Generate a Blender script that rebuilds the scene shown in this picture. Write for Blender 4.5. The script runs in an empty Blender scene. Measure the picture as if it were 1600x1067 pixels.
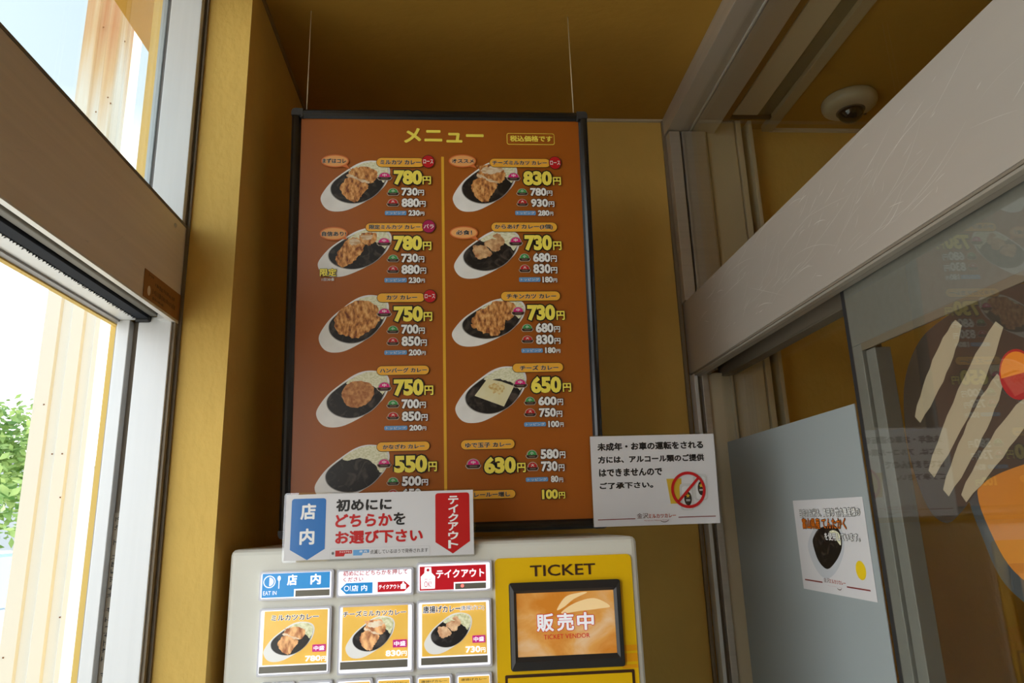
import bpy, bmesh, math, random
from mathutils import Vector, Matrix

SC = bpy.context.scene
COL = SC.collection
Z0 = 1.65            # eye height above the floor; tables below are measured from eye height

# ------------------------------------------------------------------ camera
FOCAL_PX, TILT, ROLL, YAW = 1105.01, 0.249175, -0.032468, -0.079502
cam_data = bpy.data.cameras.new('camera')
cam_data.sensor_fit = 'HORIZONTAL'
cam_data.sensor_width = 36.0
cam_data.lens = FOCAL_PX / 1600.0 * 36.0
cam_data.clip_start = 0.02
cam = bpy.data.objects.new('camera', cam_data)
COL.objects.link(cam)
_f = Vector((-math.sin(YAW) * math.cos(TILT), math.cos(YAW) * math.cos(TILT), math.sin(TILT)))
_r0 = Vector((math.cos(YAW), math.sin(YAW), 0))
_u0 = _r0.cross(_f)
_r = math.cos(ROLL) * _r0 + math.sin(ROLL) * _u0
_u = -math.sin(ROLL) * _r0 + math.cos(ROLL) * _u0
cam.matrix_world = Matrix(((_r.x, _u.x, -_f.x, 0), (_r.y, _u.y, -_f.y, 0), (_r.z, _u.z, -_f.z, Z0), (0, 0, 0, 1)))
SC.camera = cam

# ------------------------------------------------------------------ world, sun, exposure
SC.view_settings.view_transform = 'Standard'
SC.view_settings.look = 'None'
SC.view_settings.gamma = 1.0
SC.view_settings.use_curve_mapping = False
SC.view_settings.exposure = 0.98
SC.cycles.max_bounces = 14
SC.cycles.diffuse_bounces = 8
SC.cycles.glossy_bounces = 6
SC.cycles.transparent_max_bounces = 32
SC.cycles.transmission_bounces = 8

world = bpy.data.worlds.new('sky')
SC.world = world
world.use_nodes = True
wn, wl = world.node_tree.nodes, world.node_tree.links
wn.clear()
w_out = wn.new('ShaderNodeOutputWorld')
w_bg = wn.new('ShaderNodeBackground')
w_tc = wn.new('ShaderNodeTexCoord')
w_sep = wn.new('ShaderNodeSeparateXYZ')
w_ramp = wn.new('ShaderNodeValToRGB')
wl.new(w_tc.outputs['Generated'], w_sep.inputs[0])
wl.new(w_sep.outputs['Z'], w_ramp.inputs[0])
w_ramp.color_ramp.elements[0].position = 0.0
w_ramp.color_ramp.elements[0].color = (1.0, 1.0, 1.0, 1)
w_ramp.color_ramp.elements[1].position = 1.0
w_ramp.color_ramp.elements[1].color = (0.26, 0.35, 0.42, 1)
e = w_ramp.color_ramp.elements.new(0.34); e.color = (0.82, 0.91, 0.95, 1)
e = w_ramp.color_ramp.elements.new(0.50); e.color = (0.29, 0.345, 0.37, 1)
w_bg.inputs['Strength'].default_value = SKY_STRENGTH = 1.75
wl.new(w_ramp.outputs[0], w_bg.inputs[0])
wl.new(w_bg.outputs[0], w_out.inputs[0])

sun_d = bpy.data.lights.new('sun', 'SUN')
sun_d.energy = 5.0
sun_d.angle = math.radians(0.6)
sun_d.color = (1.0, 0.95, 0.86)
sun = bpy.data.objects.new('sun', sun_d)
COL.objects.link(sun)
sun.location = (0, 8, 10)
sun.rotation_euler = Vector((0.22, 0.72, 0.66)).to_track_quat('Z', 'Y').to_euler()

# ------------------------------------------------------------------ materials
_mats = {}
def mat(name, color, rough=0.6, metal=0.0, bump=0.0, bscale=60.0, bstretch=(1, 1, 1), spec=0.5, coat=0.0,
        emit=0.0, vary=0.0, vscale=4.0, vstretch=(1, 1, 1), trans=0.0):
    if name in _mats: return _mats[name]
    m = bpy.data.materials.new(name); m.use_nodes = True
    nt = m.node_tree; b = nt.nodes['Principled BSDF']
    b.inputs['Base Color'].default_value = (*color, 1)
    b.inputs['Roughness'].default_value = rough
    b.inputs['Metallic'].default_value = metal
    b.inputs['Specular IOR Level'].default_value = spec
    b.inputs['Coat Weight'].default_value = coat
    b.inputs['Coat Roughness'].default_value = 0.08
    if emit:
        b.inputs['Emission Color'].default_value = (*color, 1)
        b.inputs['Emission Strength'].default_value = emit
    def noise(scale, stretch, detail):
        g = nt.nodes.new('ShaderNodeNewGeometry'); mp = nt.nodes.new('ShaderNodeMapping')
        mp.inputs['Scale'].default_value = stretch
        n = nt.nodes.new('ShaderNodeTexNoise'); n.inputs['Scale'].default_value = scale; n.inputs['Detail'].default_value = detail
        nt.links.new(g.outputs['Position'], mp.inputs['Vector']); nt.links.new(mp.outputs[0], n.inputs['Vector'])
        return n
    if bump:
        n = noise(bscale, bstretch, 3.0); bp = nt.nodes.new('ShaderNodeBump')
        bp.inputs['Strength'].default_value = bump; bp.inputs['Distance'].default_value = 0.004
        nt.links.new(n.outputs['Fac'], bp.inputs['Height']); nt.links.new(bp.outputs[0], b.inputs['Normal'])
    if vary:
        n = noise(vscale, vstretch, 4.0); r = nt.nodes.new('ShaderNodeValToRGB')
        r.color_ramp.elements[0].position = 0.3; r.color_ramp.elements[1].position = 0.7
        r.color_ramp.elements[0].color = (*[max(0, c * (1 - vary)) for c in color], 1)
        r.color_ramp.elements[1].color = (*[min(1, c * (1 + vary)) for c in color], 1)
        nt.links.new(n.outputs['Fac'], r.inputs[0]); nt.links.new(r.outputs[0], b.inputs['Base Color'])
        if emit: nt.links.new(r.outputs[0], b.inputs['Emission Color'])
    _mats[name] = m
    return m

def two_tone(name, c0, c1, scale, stretch=(1, 1, 1), lo=0.4, hi=0.6, rough=0.5, detail=5.0, emit=0.0, rot=(0, 0, 0), distortion=0.0, coat=0.0, c2=None):
    if name in _mats: return _mats[name]
    m = bpy.data.materials.new(name); m.use_nodes = True
    nt = m.node_tree; b = nt.nodes['Principled BSDF']; b.inputs['Roughness'].default_value = rough
    b.inputs['Coat Weight'].default_value = coat; b.inputs['Coat Roughness'].default_value = 0.1
    g = nt.nodes.new('ShaderNodeNewGeometry'); mp = nt.nodes.new('ShaderNodeMapping')
    mp.inputs['Scale'].default_value = stretch; mp.inputs['Rotation'].default_value = rot
    n = nt.nodes.new('ShaderNodeTexNoise'); n.inputs['Scale'].default_value = scale; n.inputs['Detail'].default_value = detail
    n.inputs['Distortion'].default_value = distortion
    r = nt.nodes.new('ShaderNodeValToRGB')
    r.color_ramp.elements[0].position = lo; r.color_ramp.elements[0].color = (*c0, 1)
    r.color_ramp.elements[1].position = hi; r.color_ramp.elements[1].color = (*c1, 1)
    if c2:
        q = r.color_ramp.elements.new((lo + hi) / 2); q.color = (*c2, 1)
    nt.links.new(g.outputs['Position'], mp.inputs['Vector']); nt.links.new(mp.outputs[0], n.inputs['Vector'])
    nt.links.new(n.outputs['Fac'], r.inputs[0]); nt.links.new(r.outputs[0], b.inputs['Base Color'])
    if emit:
        nt.links.new(r.outputs[0], b.inputs['Emission Color']); b.inputs['Emission Strength'].default_value = emit
    _mats[name] = m
    return m

def glass(name, tint=(0.97, 0.985, 0.98), boost=1.0):
    if name in _mats: return _mats[name]
    m = bpy.data.materials.new(name); m.use_nodes = True
    nt = m.node_tree; nt.nodes.clear()
    o = nt.nodes.new('ShaderNodeOutputMaterial'); mix = nt.nodes.new('ShaderNodeMixShader')
    t = nt.nodes.new('ShaderNodeBsdfTransparent'); t.inputs[0].default_value = (*tint, 1)
    gl = nt.nodes.new('ShaderNodeBsdfGlossy'); gl.inputs['Roughness'].default_value = 0.0
    lw = nt.nodes.new('ShaderNodeLayerWeight'); lw.inputs[0].default_value = 0.5
    pw = nt.nodes.new('ShaderNodeMath'); pw.operation = 'POWER'; pw.inputs[1].default_value = 5.0
    mu = nt.nodes.new('ShaderNodeMath'); mu.operation = 'MULTIPLY_ADD'; mu.inputs[1].default_value = 0.96; mu.inputs[2].default_value = 0.04 * boost; mu.use_clamp = True
    nt.links.new(lw.outputs['Facing'], pw.inputs[0]); nt.links.new(pw.outputs[0], mu.inputs[0]); nt.links.new(mu.outputs[0], mix.inputs[0])
    nt.links.new(t.outputs[0], mix.inputs[1]); nt.links.new(gl.outputs[0], mix.inputs[2]); nt.links.new(mix.outputs[0], o.inputs[0])
    _mats[name] = m
    return m

def frosted(name, color, tl=0.5):
    m = bpy.data.materials.new(name); m.use_nodes = True
    nt = m.node_tree; nt.nodes.clear()
    o = nt.nodes.new('ShaderNodeOutputMaterial'); mix = nt.nodes.new('ShaderNodeMixShader'); mix.inputs[0].default_value = tl
    d = nt.nodes.new('ShaderNodeBsdfDiffuse'); d.inputs[0].default_value = (*color, 1)
    t = nt.nodes.new('ShaderNodeBsdfTranslucent'); t.inputs[0].default_value = (*color, 1)
    gl = nt.nodes.new('ShaderNodeBsdfGlossy'); gl.inputs['Roughness'].default_value = 0.25
    mx2 = nt.nodes.new('ShaderNodeMixShader'); fr = nt.nodes.new('ShaderNodeFresnel'); fr.inputs[0].default_value = 1.45
    nt.links.new(d.outputs[0], mix.inputs[1]); nt.links.new(t.outputs[0], mix.inputs[2])
    nt.links.new(fr.outputs[0], mx2.inputs[0]); nt.links.new(mix.outputs[0], mx2.inputs[1]); nt.links.new(gl.outputs[0], mx2.inputs[2])
    nt.links.new(mx2.outputs[0], o.inputs[0])
    _mats[name] = m
    return m

def lin(r, g, b):
    f = lambda c: (c / 255 / 12.92) if c / 255 <= 0.04045 else ((c / 255 + 0.055) / 1.055) ** 2.4
    return (f(r), f(g), f(b))

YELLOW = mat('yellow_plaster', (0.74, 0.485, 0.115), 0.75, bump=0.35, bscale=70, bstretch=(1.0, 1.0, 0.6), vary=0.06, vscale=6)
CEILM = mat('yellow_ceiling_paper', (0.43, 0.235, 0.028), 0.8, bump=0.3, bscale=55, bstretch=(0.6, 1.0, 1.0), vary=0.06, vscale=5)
EXTY = mat('yellow_exterior_paint', (0.72, 0.50, 0.14), 0.8)
CAULK = mat('cream_caulking', (0.62, 0.56, 0.42), 0.7)
ALU = mat('satin_aluminium', (0.60, 0.56, 0.50), 0.38, 0.55, vary=0.05, vscale=3, vstretch=(1, 1, 60))
ALUP = mat('aluminium_pale', (0.74, 0.75, 0.76), 0.42, 0.15, vary=0.02, vscale=4, vstretch=(30, 30, 1))
TAUPE = mat('taupe_aluminium_sheet', (0.47, 0.43, 0.385), 0.33, 0.25, vary=0.02, vscale=3, vstretch=(1, 1, 12))
BRONZE = mat('bronze_grey_sheet', (0.82, 0.72, 0.60), 0.45, 0.1, vary=0.04, vscale=3, vstretch=(1, 1, 40))
SEAL = mat('grey_brown_seal', (0.20, 0.165, 0.125), 0.7)
DARK = mat('black_rubber', (0.018, 0.018, 0.02), 0.55)
BRUSHM = mat('navy_black_brush', (0.008, 0.012, 0.022), 0.9)
TRACKM = mat('track_grey', (0.16, 0.15, 0.13), 0.5, 0.4)
BEIGE = mat('beige_steel', (0.62, 0.54, 0.38), 0.32, 0.0, coat=0.2)
SLOT = mat('slot_brown', (0.10, 0.07, 0.035), 0.6)
FLOORM = mat('grey_floor_tile', (0.42, 0.38, 0.32), 0.45, vary=0.1, vscale=9)
GLASS = glass('clear_glass')
GLASS_W = glass('window_glass')
FROST = frosted('frosted_film', (0.43, 0.485, 0.50), 0.2)
LAMI = glass('laminate_edge', (0.93, 0.94, 0.95), 2.0)
PAPER = mat('white_gloss_paper', (0.72, 0.71, 0.73), 0.35, coat=0.25)
BLACKP = mat('print_black', (0.012, 0.011, 0.011), 0.45)
REDP = mat('print_red', lin(200, 24, 32), 0.4)
BLUEP = mat('print_blue', lin(18, 112, 190), 0.4)
WHITEP = mat('print_white', (0.92, 0.92, 0.91), 0.4)
GREYP = mat('print_grey', (0.55, 0.56, 0.57), 0.4)
BOARD = two_tone('orange_brown_print', (0.37, 0.098, 0.008), (0.40, 0.107, 0.009), 3.0, lo=0.2, hi=0.8, rough=0.38)
YELP = mat('print_yellow', lin(255, 236, 96), 0.4)
GOLDP = mat('print_gold_line', lin(236, 178, 50), 0.4)
PILLP = mat('print_amber', lin(250, 184, 62), 0.4)
PILLD = mat('print_dark_brown', (0.045, 0.016, 0.006), 0.5)
BUBBLE = mat('print_peach', lin(246, 176, 104), 0.5)
BUBBLE_E = mat('print_orange_edge', lin(226, 122, 60), 0.5)
PINKP = mat('print_pink', lin(226, 36, 130), 0.4)
CRIMP = mat('print_crimson', lin(176, 22, 84), 0.4)
GREENP = mat('print_green', lin(66, 158, 84), 0.4)
SKYP = mat('print_sky_blue', lin(108, 168, 222), 0.4)
CREAMP = mat('print_cream', lin(240, 226, 205), 0.5)
PLATEP = mat('printed_plate', (0.90, 0.885, 0.86), 0.4, vary=0.05, vscale=40)
PLATED = mat('printed_plate_rim', (0.42, 0.40, 0.38), 0.4)
CURRYP = two_tone('printed_curry', (0.010, 0.008, 0.007), (0.12, 0.09, 0.075), 48, lo=0.5, hi=0.82, rough=0.4, distortion=1.5)
CABBP = two_tone('printed_cabbage', (0.68, 0.67, 0.40), (0.90, 0.88, 0.68), 260, stretch=(1, 1, 1.6), lo=0.35, hi=0.6, rough=0.5)
FRYP = two_tone('printed_cutlet', (0.20, 0.050, 0.014), (0.88, 0.50, 0.19), 150, stretch=(1.35, 1, 0.7), lo=0.34, hi=0.66, rough=0.5, rot=(0, 0.75, 0), c2=(0.64, 0.26, 0.065), detail=8.0)
FRYLP = two_tone('printed_chicken', (0.42, 0.17, 0.06), (0.78, 0.50, 0.25), 110, lo=0.35, hi=0.65, rough=0.5)
CUTP = two_tone('printed_cut_face', (0.62, 0.36, 0.16), (0.85, 0.70, 0.50), 140, stretch=(0.6, 1, 2), lo=0.35, hi=0.6, rough=0.5)
PATTYP = two_tone('printed_patty', (0.36, 0.11, 0.03), (0.72, 0.36, 0.14), 130, lo=0.35, hi=0.68, rough=0.5)
CHEESEP = two_tone('printed_cheese', (0.80, 0.72, 0.40), (0.84, 0.78, 0.52), 60, lo=0.3, hi=0.7, rough=0.5)
BROWNEDP = two_tone('printed_browning', (0.62, 0.36, 0.08), (0.83, 0.72, 0.38), 190, lo=0.35, hi=0.6, rough=0.5)
FRAMEB = mat('black_anodised', (0.010, 0.010, 0.011), 0.24, 0.0, spec=0.6)
CAPM = mat('grey_black_plastic', (0.040, 0.042, 0.045), 0.5)
WIREM = mat('clear_nylon_wire', (0.72, 0.62, 0.42), 0.3)
BODYM = mat('cream_white_enamel', (0.79, 0.78, 0.70), 0.38, coat=0.1)
MYEL = mat('ticket_panel_yellow', lin(250, 200, 0), 0.42)
MORG = mat('ticket_panel_orange', lin(248, 168, 4), 0.42)
MBROWN = mat('ticket_brown', (0.055, 0.018, 0.006), 0.5)
BTNM = mat('clear_button_plastic', (0.66, 0.66, 0.72), 0.22, coat=0.4)
GROUND = mat('pale_concrete_paving', (0.50, 0.48, 0.44), 0.85, vary=0.08, vscale=2)

# ------------------------------------------------------------------ measured print layouts (metres on each sheet)
MENU = [
    ('pill', '', [0.1525, 0.0925, 0.2376, 0.1097]),
    ('name', 'ミルカツ カレー', [0.1589, 0.0967, 0.2317, 0.1053]),
    ('redspot', '', [0.2342, 0.0875, 0.256, 0.1108]),
    ('white', 'ロース', [0.2362, 0.0954, 0.2541, 0.1033]),
    ('bubble', [0.1046, 0.1137], [0.0538, 0.0868, 0.1032, 0.1114]),
    ('name', 'まずはコレ', [0.0561, 0.0947, 0.0981, 0.1038]),
    ('icon中', '', [0.1534, 0.12, 0.1803, 0.1354]),
    ('big', '780', [0.1832, 0.1161, 0.2342, 0.1445]),
    ('big', '円', [0.2347, 0.1275, 0.2501, 0.1434]),
    ('icon小', '', [0.1709, 0.1503, 0.1934, 0.1648]),
    ('price', '730', [0.1969, 0.1498, 0.2262, 0.1651]),
    ('price', '円', [0.2268, 0.1538, 0.2374, 0.1645]),
    ('icon大', '', [0.1704, 0.1704, 0.1934, 0.1853]),
    ('price', '880', [0.1973, 0.1699, 0.2287, 0.1867]),
    ('price', '円', [0.2291, 0.175, 0.2402, 0.1862]),
    ('tag', '', [0.1678, 0.1935, 0.2059, 0.2016]),
    ('price', '230', [0.2094, 0.1922, 0.2296, 0.203]),
    ('price', '円', [0.2302, 0.1954, 0.2377, 0.2024]),
    ('pill', '', [0.3571, 0.0924, 0.4683, 0.1086]),
    ('name', 'チーズミルカツ カレー', [0.3619, 0.0962, 0.4624, 0.1044]),
    ('redspot', '', [0.4667, 0.0882, 0.4883, 0.1119]),
    ('white', 'ロース', [0.4685, 0.0962, 0.4866, 0.1043]),
    ('bubble', [0.3331, 0.1116], [0.2822, 0.085, 0.3323, 0.1099]),
    ('name', 'オススメ', [0.288, 0.094, 0.3283, 0.1017]),
    ('icon中', '', [0.3873, 0.1193, 0.4127, 0.1353]),
    ('big', '830', [0.4176, 0.1163, 0.4705, 0.1445]),
    ('big', '円', [0.4723, 0.128, 0.4871, 0.1438]),
    ('icon小', '', [0.4043, 0.15, 0.4261, 0.1635]),
    ('price', '780', [0.4297, 0.1492, 0.4594, 0.1648]),
    ('price', '円', [0.4601, 0.1544, 0.4703, 0.1644]),
    ('icon大', '', [0.4042, 0.1702, 0.4257, 0.1842]),
    ('price', '930', [0.4304, 0.1703, 0.4616, 0.1862]),
    ('price', '円', [0.4626, 0.1752, 0.4731, 0.1858]),
    ('tag', '', [0.4012, 0.1931, 0.4387, 0.2013]),
    ('price', '280', [0.4426, 0.1921, 0.4634, 0.2028]),
    ('price', '円', [0.4642, 0.1951, 0.4705, 0.2024]),
    ('pill', '', [0.1343, 0.2167, 0.2379, 0.2317]),
    ('name', '限定ミルカツ カレー', [0.1402, 0.2197, 0.2308, 0.228]),
    ('crimsonspot', '', [0.2346, 0.2111, 0.2565, 0.2344]),
    ('white', 'バラ', [0.2365, 0.2189, 0.2546, 0.2269]),
    ('bubble', [0.1028, 0.2467], [0.0543, 0.2235, 0.1031, 0.2484]),
    ('name', '自信あり!', [0.0581, 0.2322, 0.1002, 0.2409]),
    ('icon中', '', [0.1536, 0.2436, 0.1796, 0.2585]),
    ('big', '780', [0.1832, 0.2399, 0.2336, 0.2679]),
    ('big', '円', [0.2349, 0.2512, 0.2499, 0.267]),
    ('icon小', '', [0.1715, 0.2748, 0.1935, 0.2884]),
    ('price', '730', [0.197, 0.2732, 0.2264, 0.2897]),
    ('price', '円', [0.2272, 0.2782, 0.2373, 0.2894]),
    ('icon大', '', [0.1716, 0.2952, 0.1935, 0.3088]),
    ('price', '880', [0.1971, 0.2938, 0.2294, 0.3107]),
    ('price', '円', [0.2302, 0.2991, 0.2406, 0.3104]),
    ('tag', '', [0.1677, 0.3174, 0.2065, 0.3257]),
    ('price', '230', [0.2098, 0.3166, 0.2306, 0.3272]),
    ('price', '円', [0.2313, 0.3196, 0.2381, 0.3264]),
    ('pill', '', [0.1555, 0.3453, 0.2374, 0.3609]),
    ('name', 'カツ カレー', [0.1712, 0.3489, 0.2246, 0.3569]),
    ('redspot', '', [0.236, 0.3399, 0.2575, 0.3621]),
    ('white', 'ロース', [0.2379, 0.3474, 0.2556, 0.355]),
    ('icon中', '', [0.1546, 0.3716, 0.1808, 0.387]),
    ('big', '750', [0.1841, 0.3685, 0.2346, 0.3969]),
    ('big', '円', [0.2356, 0.3795, 0.2507, 0.3957]),
    ('icon小', '', [0.1718, 0.403, 0.1937, 0.417]),
    ('price', '700', [0.1972, 0.4014, 0.2268, 0.4181]),
    ('price', '円', [0.2275, 0.4071, 0.2377, 0.4182]),
    ('icon大', '', [0.1719, 0.4237, 0.1938, 0.4377]),
    ('price', '850', [0.1977, 0.4221, 0.2302, 0.4395]),
    ('price', '円', [0.2307, 0.4282, 0.2411, 0.4397]),
    ('tag', '', [0.1683, 0.4465, 0.207, 0.4542]),
    ('price', '200', [0.21, 0.4452, 0.2313, 0.4562]),
    ('price', '円', [0.2318, 0.4488, 0.239, 0.4556]),
    ('pill', '', [0.3574, 0.2154, 0.4763, 0.2325]),
    ('name', 'からあげ カレー(3個)', [0.3632, 0.219, 0.4683, 0.2291]),
    ('bubble', [0.3355, 0.2501], [0.2828, 0.2223, 0.3331, 0.2465]),
    ('name', '必食！', [0.294, 0.2299, 0.3224, 0.2387]),
    ('icon中', '', [0.3879, 0.2422, 0.4135, 0.2591]),
    ('big', '730', [0.4165, 0.239, 0.466, 0.2686]),
    ('big', '円', [0.4678, 0.2512, 0.4832, 0.2677]),
    ('icon小', '', [0.4048, 0.2736, 0.4267, 0.2881]),
    ('price', '680', [0.4309, 0.2725, 0.462, 0.29]),
    ('price', '円', [0.4632, 0.2778, 0.4737, 0.2896]),
    ('icon大', '', [0.4047, 0.294, 0.4265, 0.3089]),
    ('price', '830', [0.4307, 0.2934, 0.4617, 0.3108]),
    ('price', '円', [0.4624, 0.2992, 0.4739, 0.311]),
    ('tag', '', [0.4047, 0.3178, 0.4429, 0.3261]),
    ('price', '180', [0.4464, 0.3167, 0.465, 0.3278]),
    ('price', '円', [0.4657, 0.3203, 0.4728, 0.3275]),
    ('pill', '', [0.3719, 0.344, 0.477, 0.3604]),
    ('name', 'チキンカツ カレー', [0.3814, 0.3484, 0.4699, 0.3568]),
    ('icon中', '', [0.3893, 0.3713, 0.4133, 0.3869]),
    ('big', '730', [0.4175, 0.3681, 0.467, 0.397]),
    ('big', '円', [0.4691, 0.3798, 0.4839, 0.3963]),
    ('icon小', '', [0.4057, 0.4025, 0.4275, 0.4163]),
    ('price', '680', [0.4315, 0.4011, 0.4628, 0.4185]),
    ('price', '円', [0.4639, 0.4074, 0.4746, 0.4182]),
    ('icon大', '', [0.4053, 0.4233, 0.4275, 0.4368]),
    ('price', '830', [0.4313, 0.4223, 0.4625, 0.4395]),
    ('price', '円', [0.4636, 0.4285, 0.4745, 0.4392]),
    ('tag', '', [0.4051, 0.4464, 0.4429, 0.454]),
    ('price', '180', [0.4468, 0.4448, 0.4655, 0.4553]),
    ('price', '円', [0.4662, 0.4485, 0.4734, 0.4551]),
    ('pill', '', [0.156, 0.4738, 0.2445, 0.489]),
    ('name', 'ハンバーグ カレー', [0.161, 0.4773, 0.2411, 0.4856]),
    ('icon中', '', [0.1557, 0.5008, 0.1813, 0.5168]),
    ('big', '750', [0.1846, 0.4967, 0.2352, 0.5259]),
    ('big', '円', [0.2364, 0.5086, 0.2518, 0.525]),
    ('icon小', '', [0.1724, 0.5319, 0.1945, 0.5457]),
    ('price', '700', [0.1979, 0.5313, 0.2276, 0.5474]),
    ('price', '円', [0.2283, 0.5362, 0.239, 0.547]),
    ('icon大', '', [0.1726, 0.5526, 0.1945, 0.5658]),
    ('price', '850', [0.1984, 0.5521, 0.2303, 0.5686]),
    ('price', '円', [0.2312, 0.5574, 0.2419, 0.5687]),
    ('tag', '', [0.169, 0.5761, 0.2077, 0.5832]),
    ('price', '200', [0.2109, 0.5751, 0.232, 0.5848]),
    ('price', '円', [0.2325, 0.5782, 0.2395, 0.5846]),
    ('pill', '', [0.157, 0.6033, 0.2447, 0.6181]),
    ('name', 'かなざわ カレー', [0.1665, 0.607, 0.2364, 0.6148]),
    ('icon中', '', [0.1567, 0.6304, 0.1812, 0.6453]),
    ('big', '550', [0.1857, 0.6258, 0.2408, 0.6546]),
    ('big', '円', [0.2425, 0.6372, 0.257, 0.6536]),
    ('icon小', '', [0.1731, 0.6612, 0.1947, 0.6746]),
    ('price', '500', [0.1988, 0.6602, 0.2306, 0.6764]),
    ('price', '円', [0.2313, 0.6658, 0.2422, 0.6762]),
    ('icon大', '', [0.1733, 0.6811, 0.1948, 0.6944]),
    ('price', '650', [0.1988, 0.6804, 0.2305, 0.6967]),
    ('price', '円', [0.2312, 0.686, 0.2421, 0.6963]),
    ('pill', '', [0.3891, 0.4727, 0.4772, 0.4878]),
    ('name', 'チーズ カレー', [0.4016, 0.4764, 0.4689, 0.485]),
    ('icon中', '', [0.3885, 0.4996, 0.4142, 0.5153]),
    ('big', '650', [0.4199, 0.4959, 0.4728, 0.5251]),
    ('big', '円', [0.4752, 0.5084, 0.4899, 0.5237]),
    ('icon小', '', [0.4069, 0.5309, 0.4282, 0.5453]),
    ('price', '600', [0.4316, 0.531, 0.4636, 0.5466]),
    ('price', '円', [0.4649, 0.5356, 0.4749, 0.5467]),
    ('icon大', '', [0.4063, 0.551, 0.4281, 0.5653]),
    ('price', '750', [0.4324, 0.5511, 0.4616, 0.5667]),
    ('price', '円', [0.4626, 0.5563, 0.4726, 0.567]),
    ('tag', '', [0.4062, 0.5749, 0.4438, 0.5822]),
    ('price', '100', [0.4477, 0.5733, 0.4666, 0.5843]),
    ('price', '円', [0.4678, 0.5764, 0.4743, 0.5842]),
    ('pill', '', [0.2976, 0.6028, 0.3887, 0.6185]),
    ('name', 'ゆで玉子 カレー', [0.3048, 0.6076, 0.3824, 0.6158]),
    ('icon中', '', [0.3045, 0.634, 0.3314, 0.6509]),
    ('big', '630', [0.3361, 0.6317, 0.39, 0.6598]),
    ('big', '円', [0.3919, 0.643, 0.4066, 0.6589]),
    ('icon小', '', [0.4072, 0.6217, 0.4287, 0.6364]),
    ('price', '580', [0.4327, 0.6211, 0.4639, 0.6377]),
    ('price', '円', [0.4653, 0.6257, 0.4751, 0.6373]),
    ('icon大', '', [0.408, 0.6419, 0.4289, 0.6571]),
    ('price', '730', [0.4329, 0.6415, 0.461, 0.6586]),
    ('price', '円', [0.4627, 0.6473, 0.4728, 0.6588]),
    ('tag', '', [0.4063, 0.668, 0.444, 0.675]),
    ('price', '80', [0.4487, 0.6659, 0.4615, 0.677]),
    ('price', '円', [0.4627, 0.6696, 0.4697, 0.6771]),
    ('pill', '', [0.2979, 0.6872, 0.3879, 0.7007]),
    ('name', 'カレールー増し', [0.3071, 0.6898, 0.3788, 0.6981]),
    ('big', '100', [0.4328, 0.6884, 0.4599, 0.7046]),
    ('big', '円', [0.4612, 0.6933, 0.4721, 0.7043]),
    ('title', 'メニュー', [0.2014, 0.0329, 0.3471, 0.0623]),
    ('taxbox', '', [0.3896, 0.041, 0.4785, 0.0637]),
    ('title', '税込価格です', [0.3955, 0.0458, 0.4742, 0.058]),
    ('limit', '限定', [0.0562, 0.2998, 0.085, 0.3141]),
    ('white', '1日30食', [0.0599, 0.3169, 0.0818, 0.3226]),
    ('rule', '', [0.2688, 0.0886, 0.2736, 0.6947]),
]
DISHES = [('k1', [0.0541, 0.0971, 0.1764, 0.1944]), ('k2', [0.2888, 0.0954, 0.4072, 0.1944]), ('k3', [0.0518, 0.2246, 0.1797, 0.3149]), ('ka', [0.2896, 0.2283, 0.4085, 0.3193]), ('kc', [0.0564, 0.3476, 0.1754, 0.4488]), ('kk', [0.2844, 0.3553, 0.4145, 0.4415]), ('kh', [0.055, 0.4808, 0.1772, 0.5764]), ('ch', [0.2888, 0.4772, 0.4125, 0.5741]), ('pl', [0.0554, 0.6065, 0.1778, 0.6986])]
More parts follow.
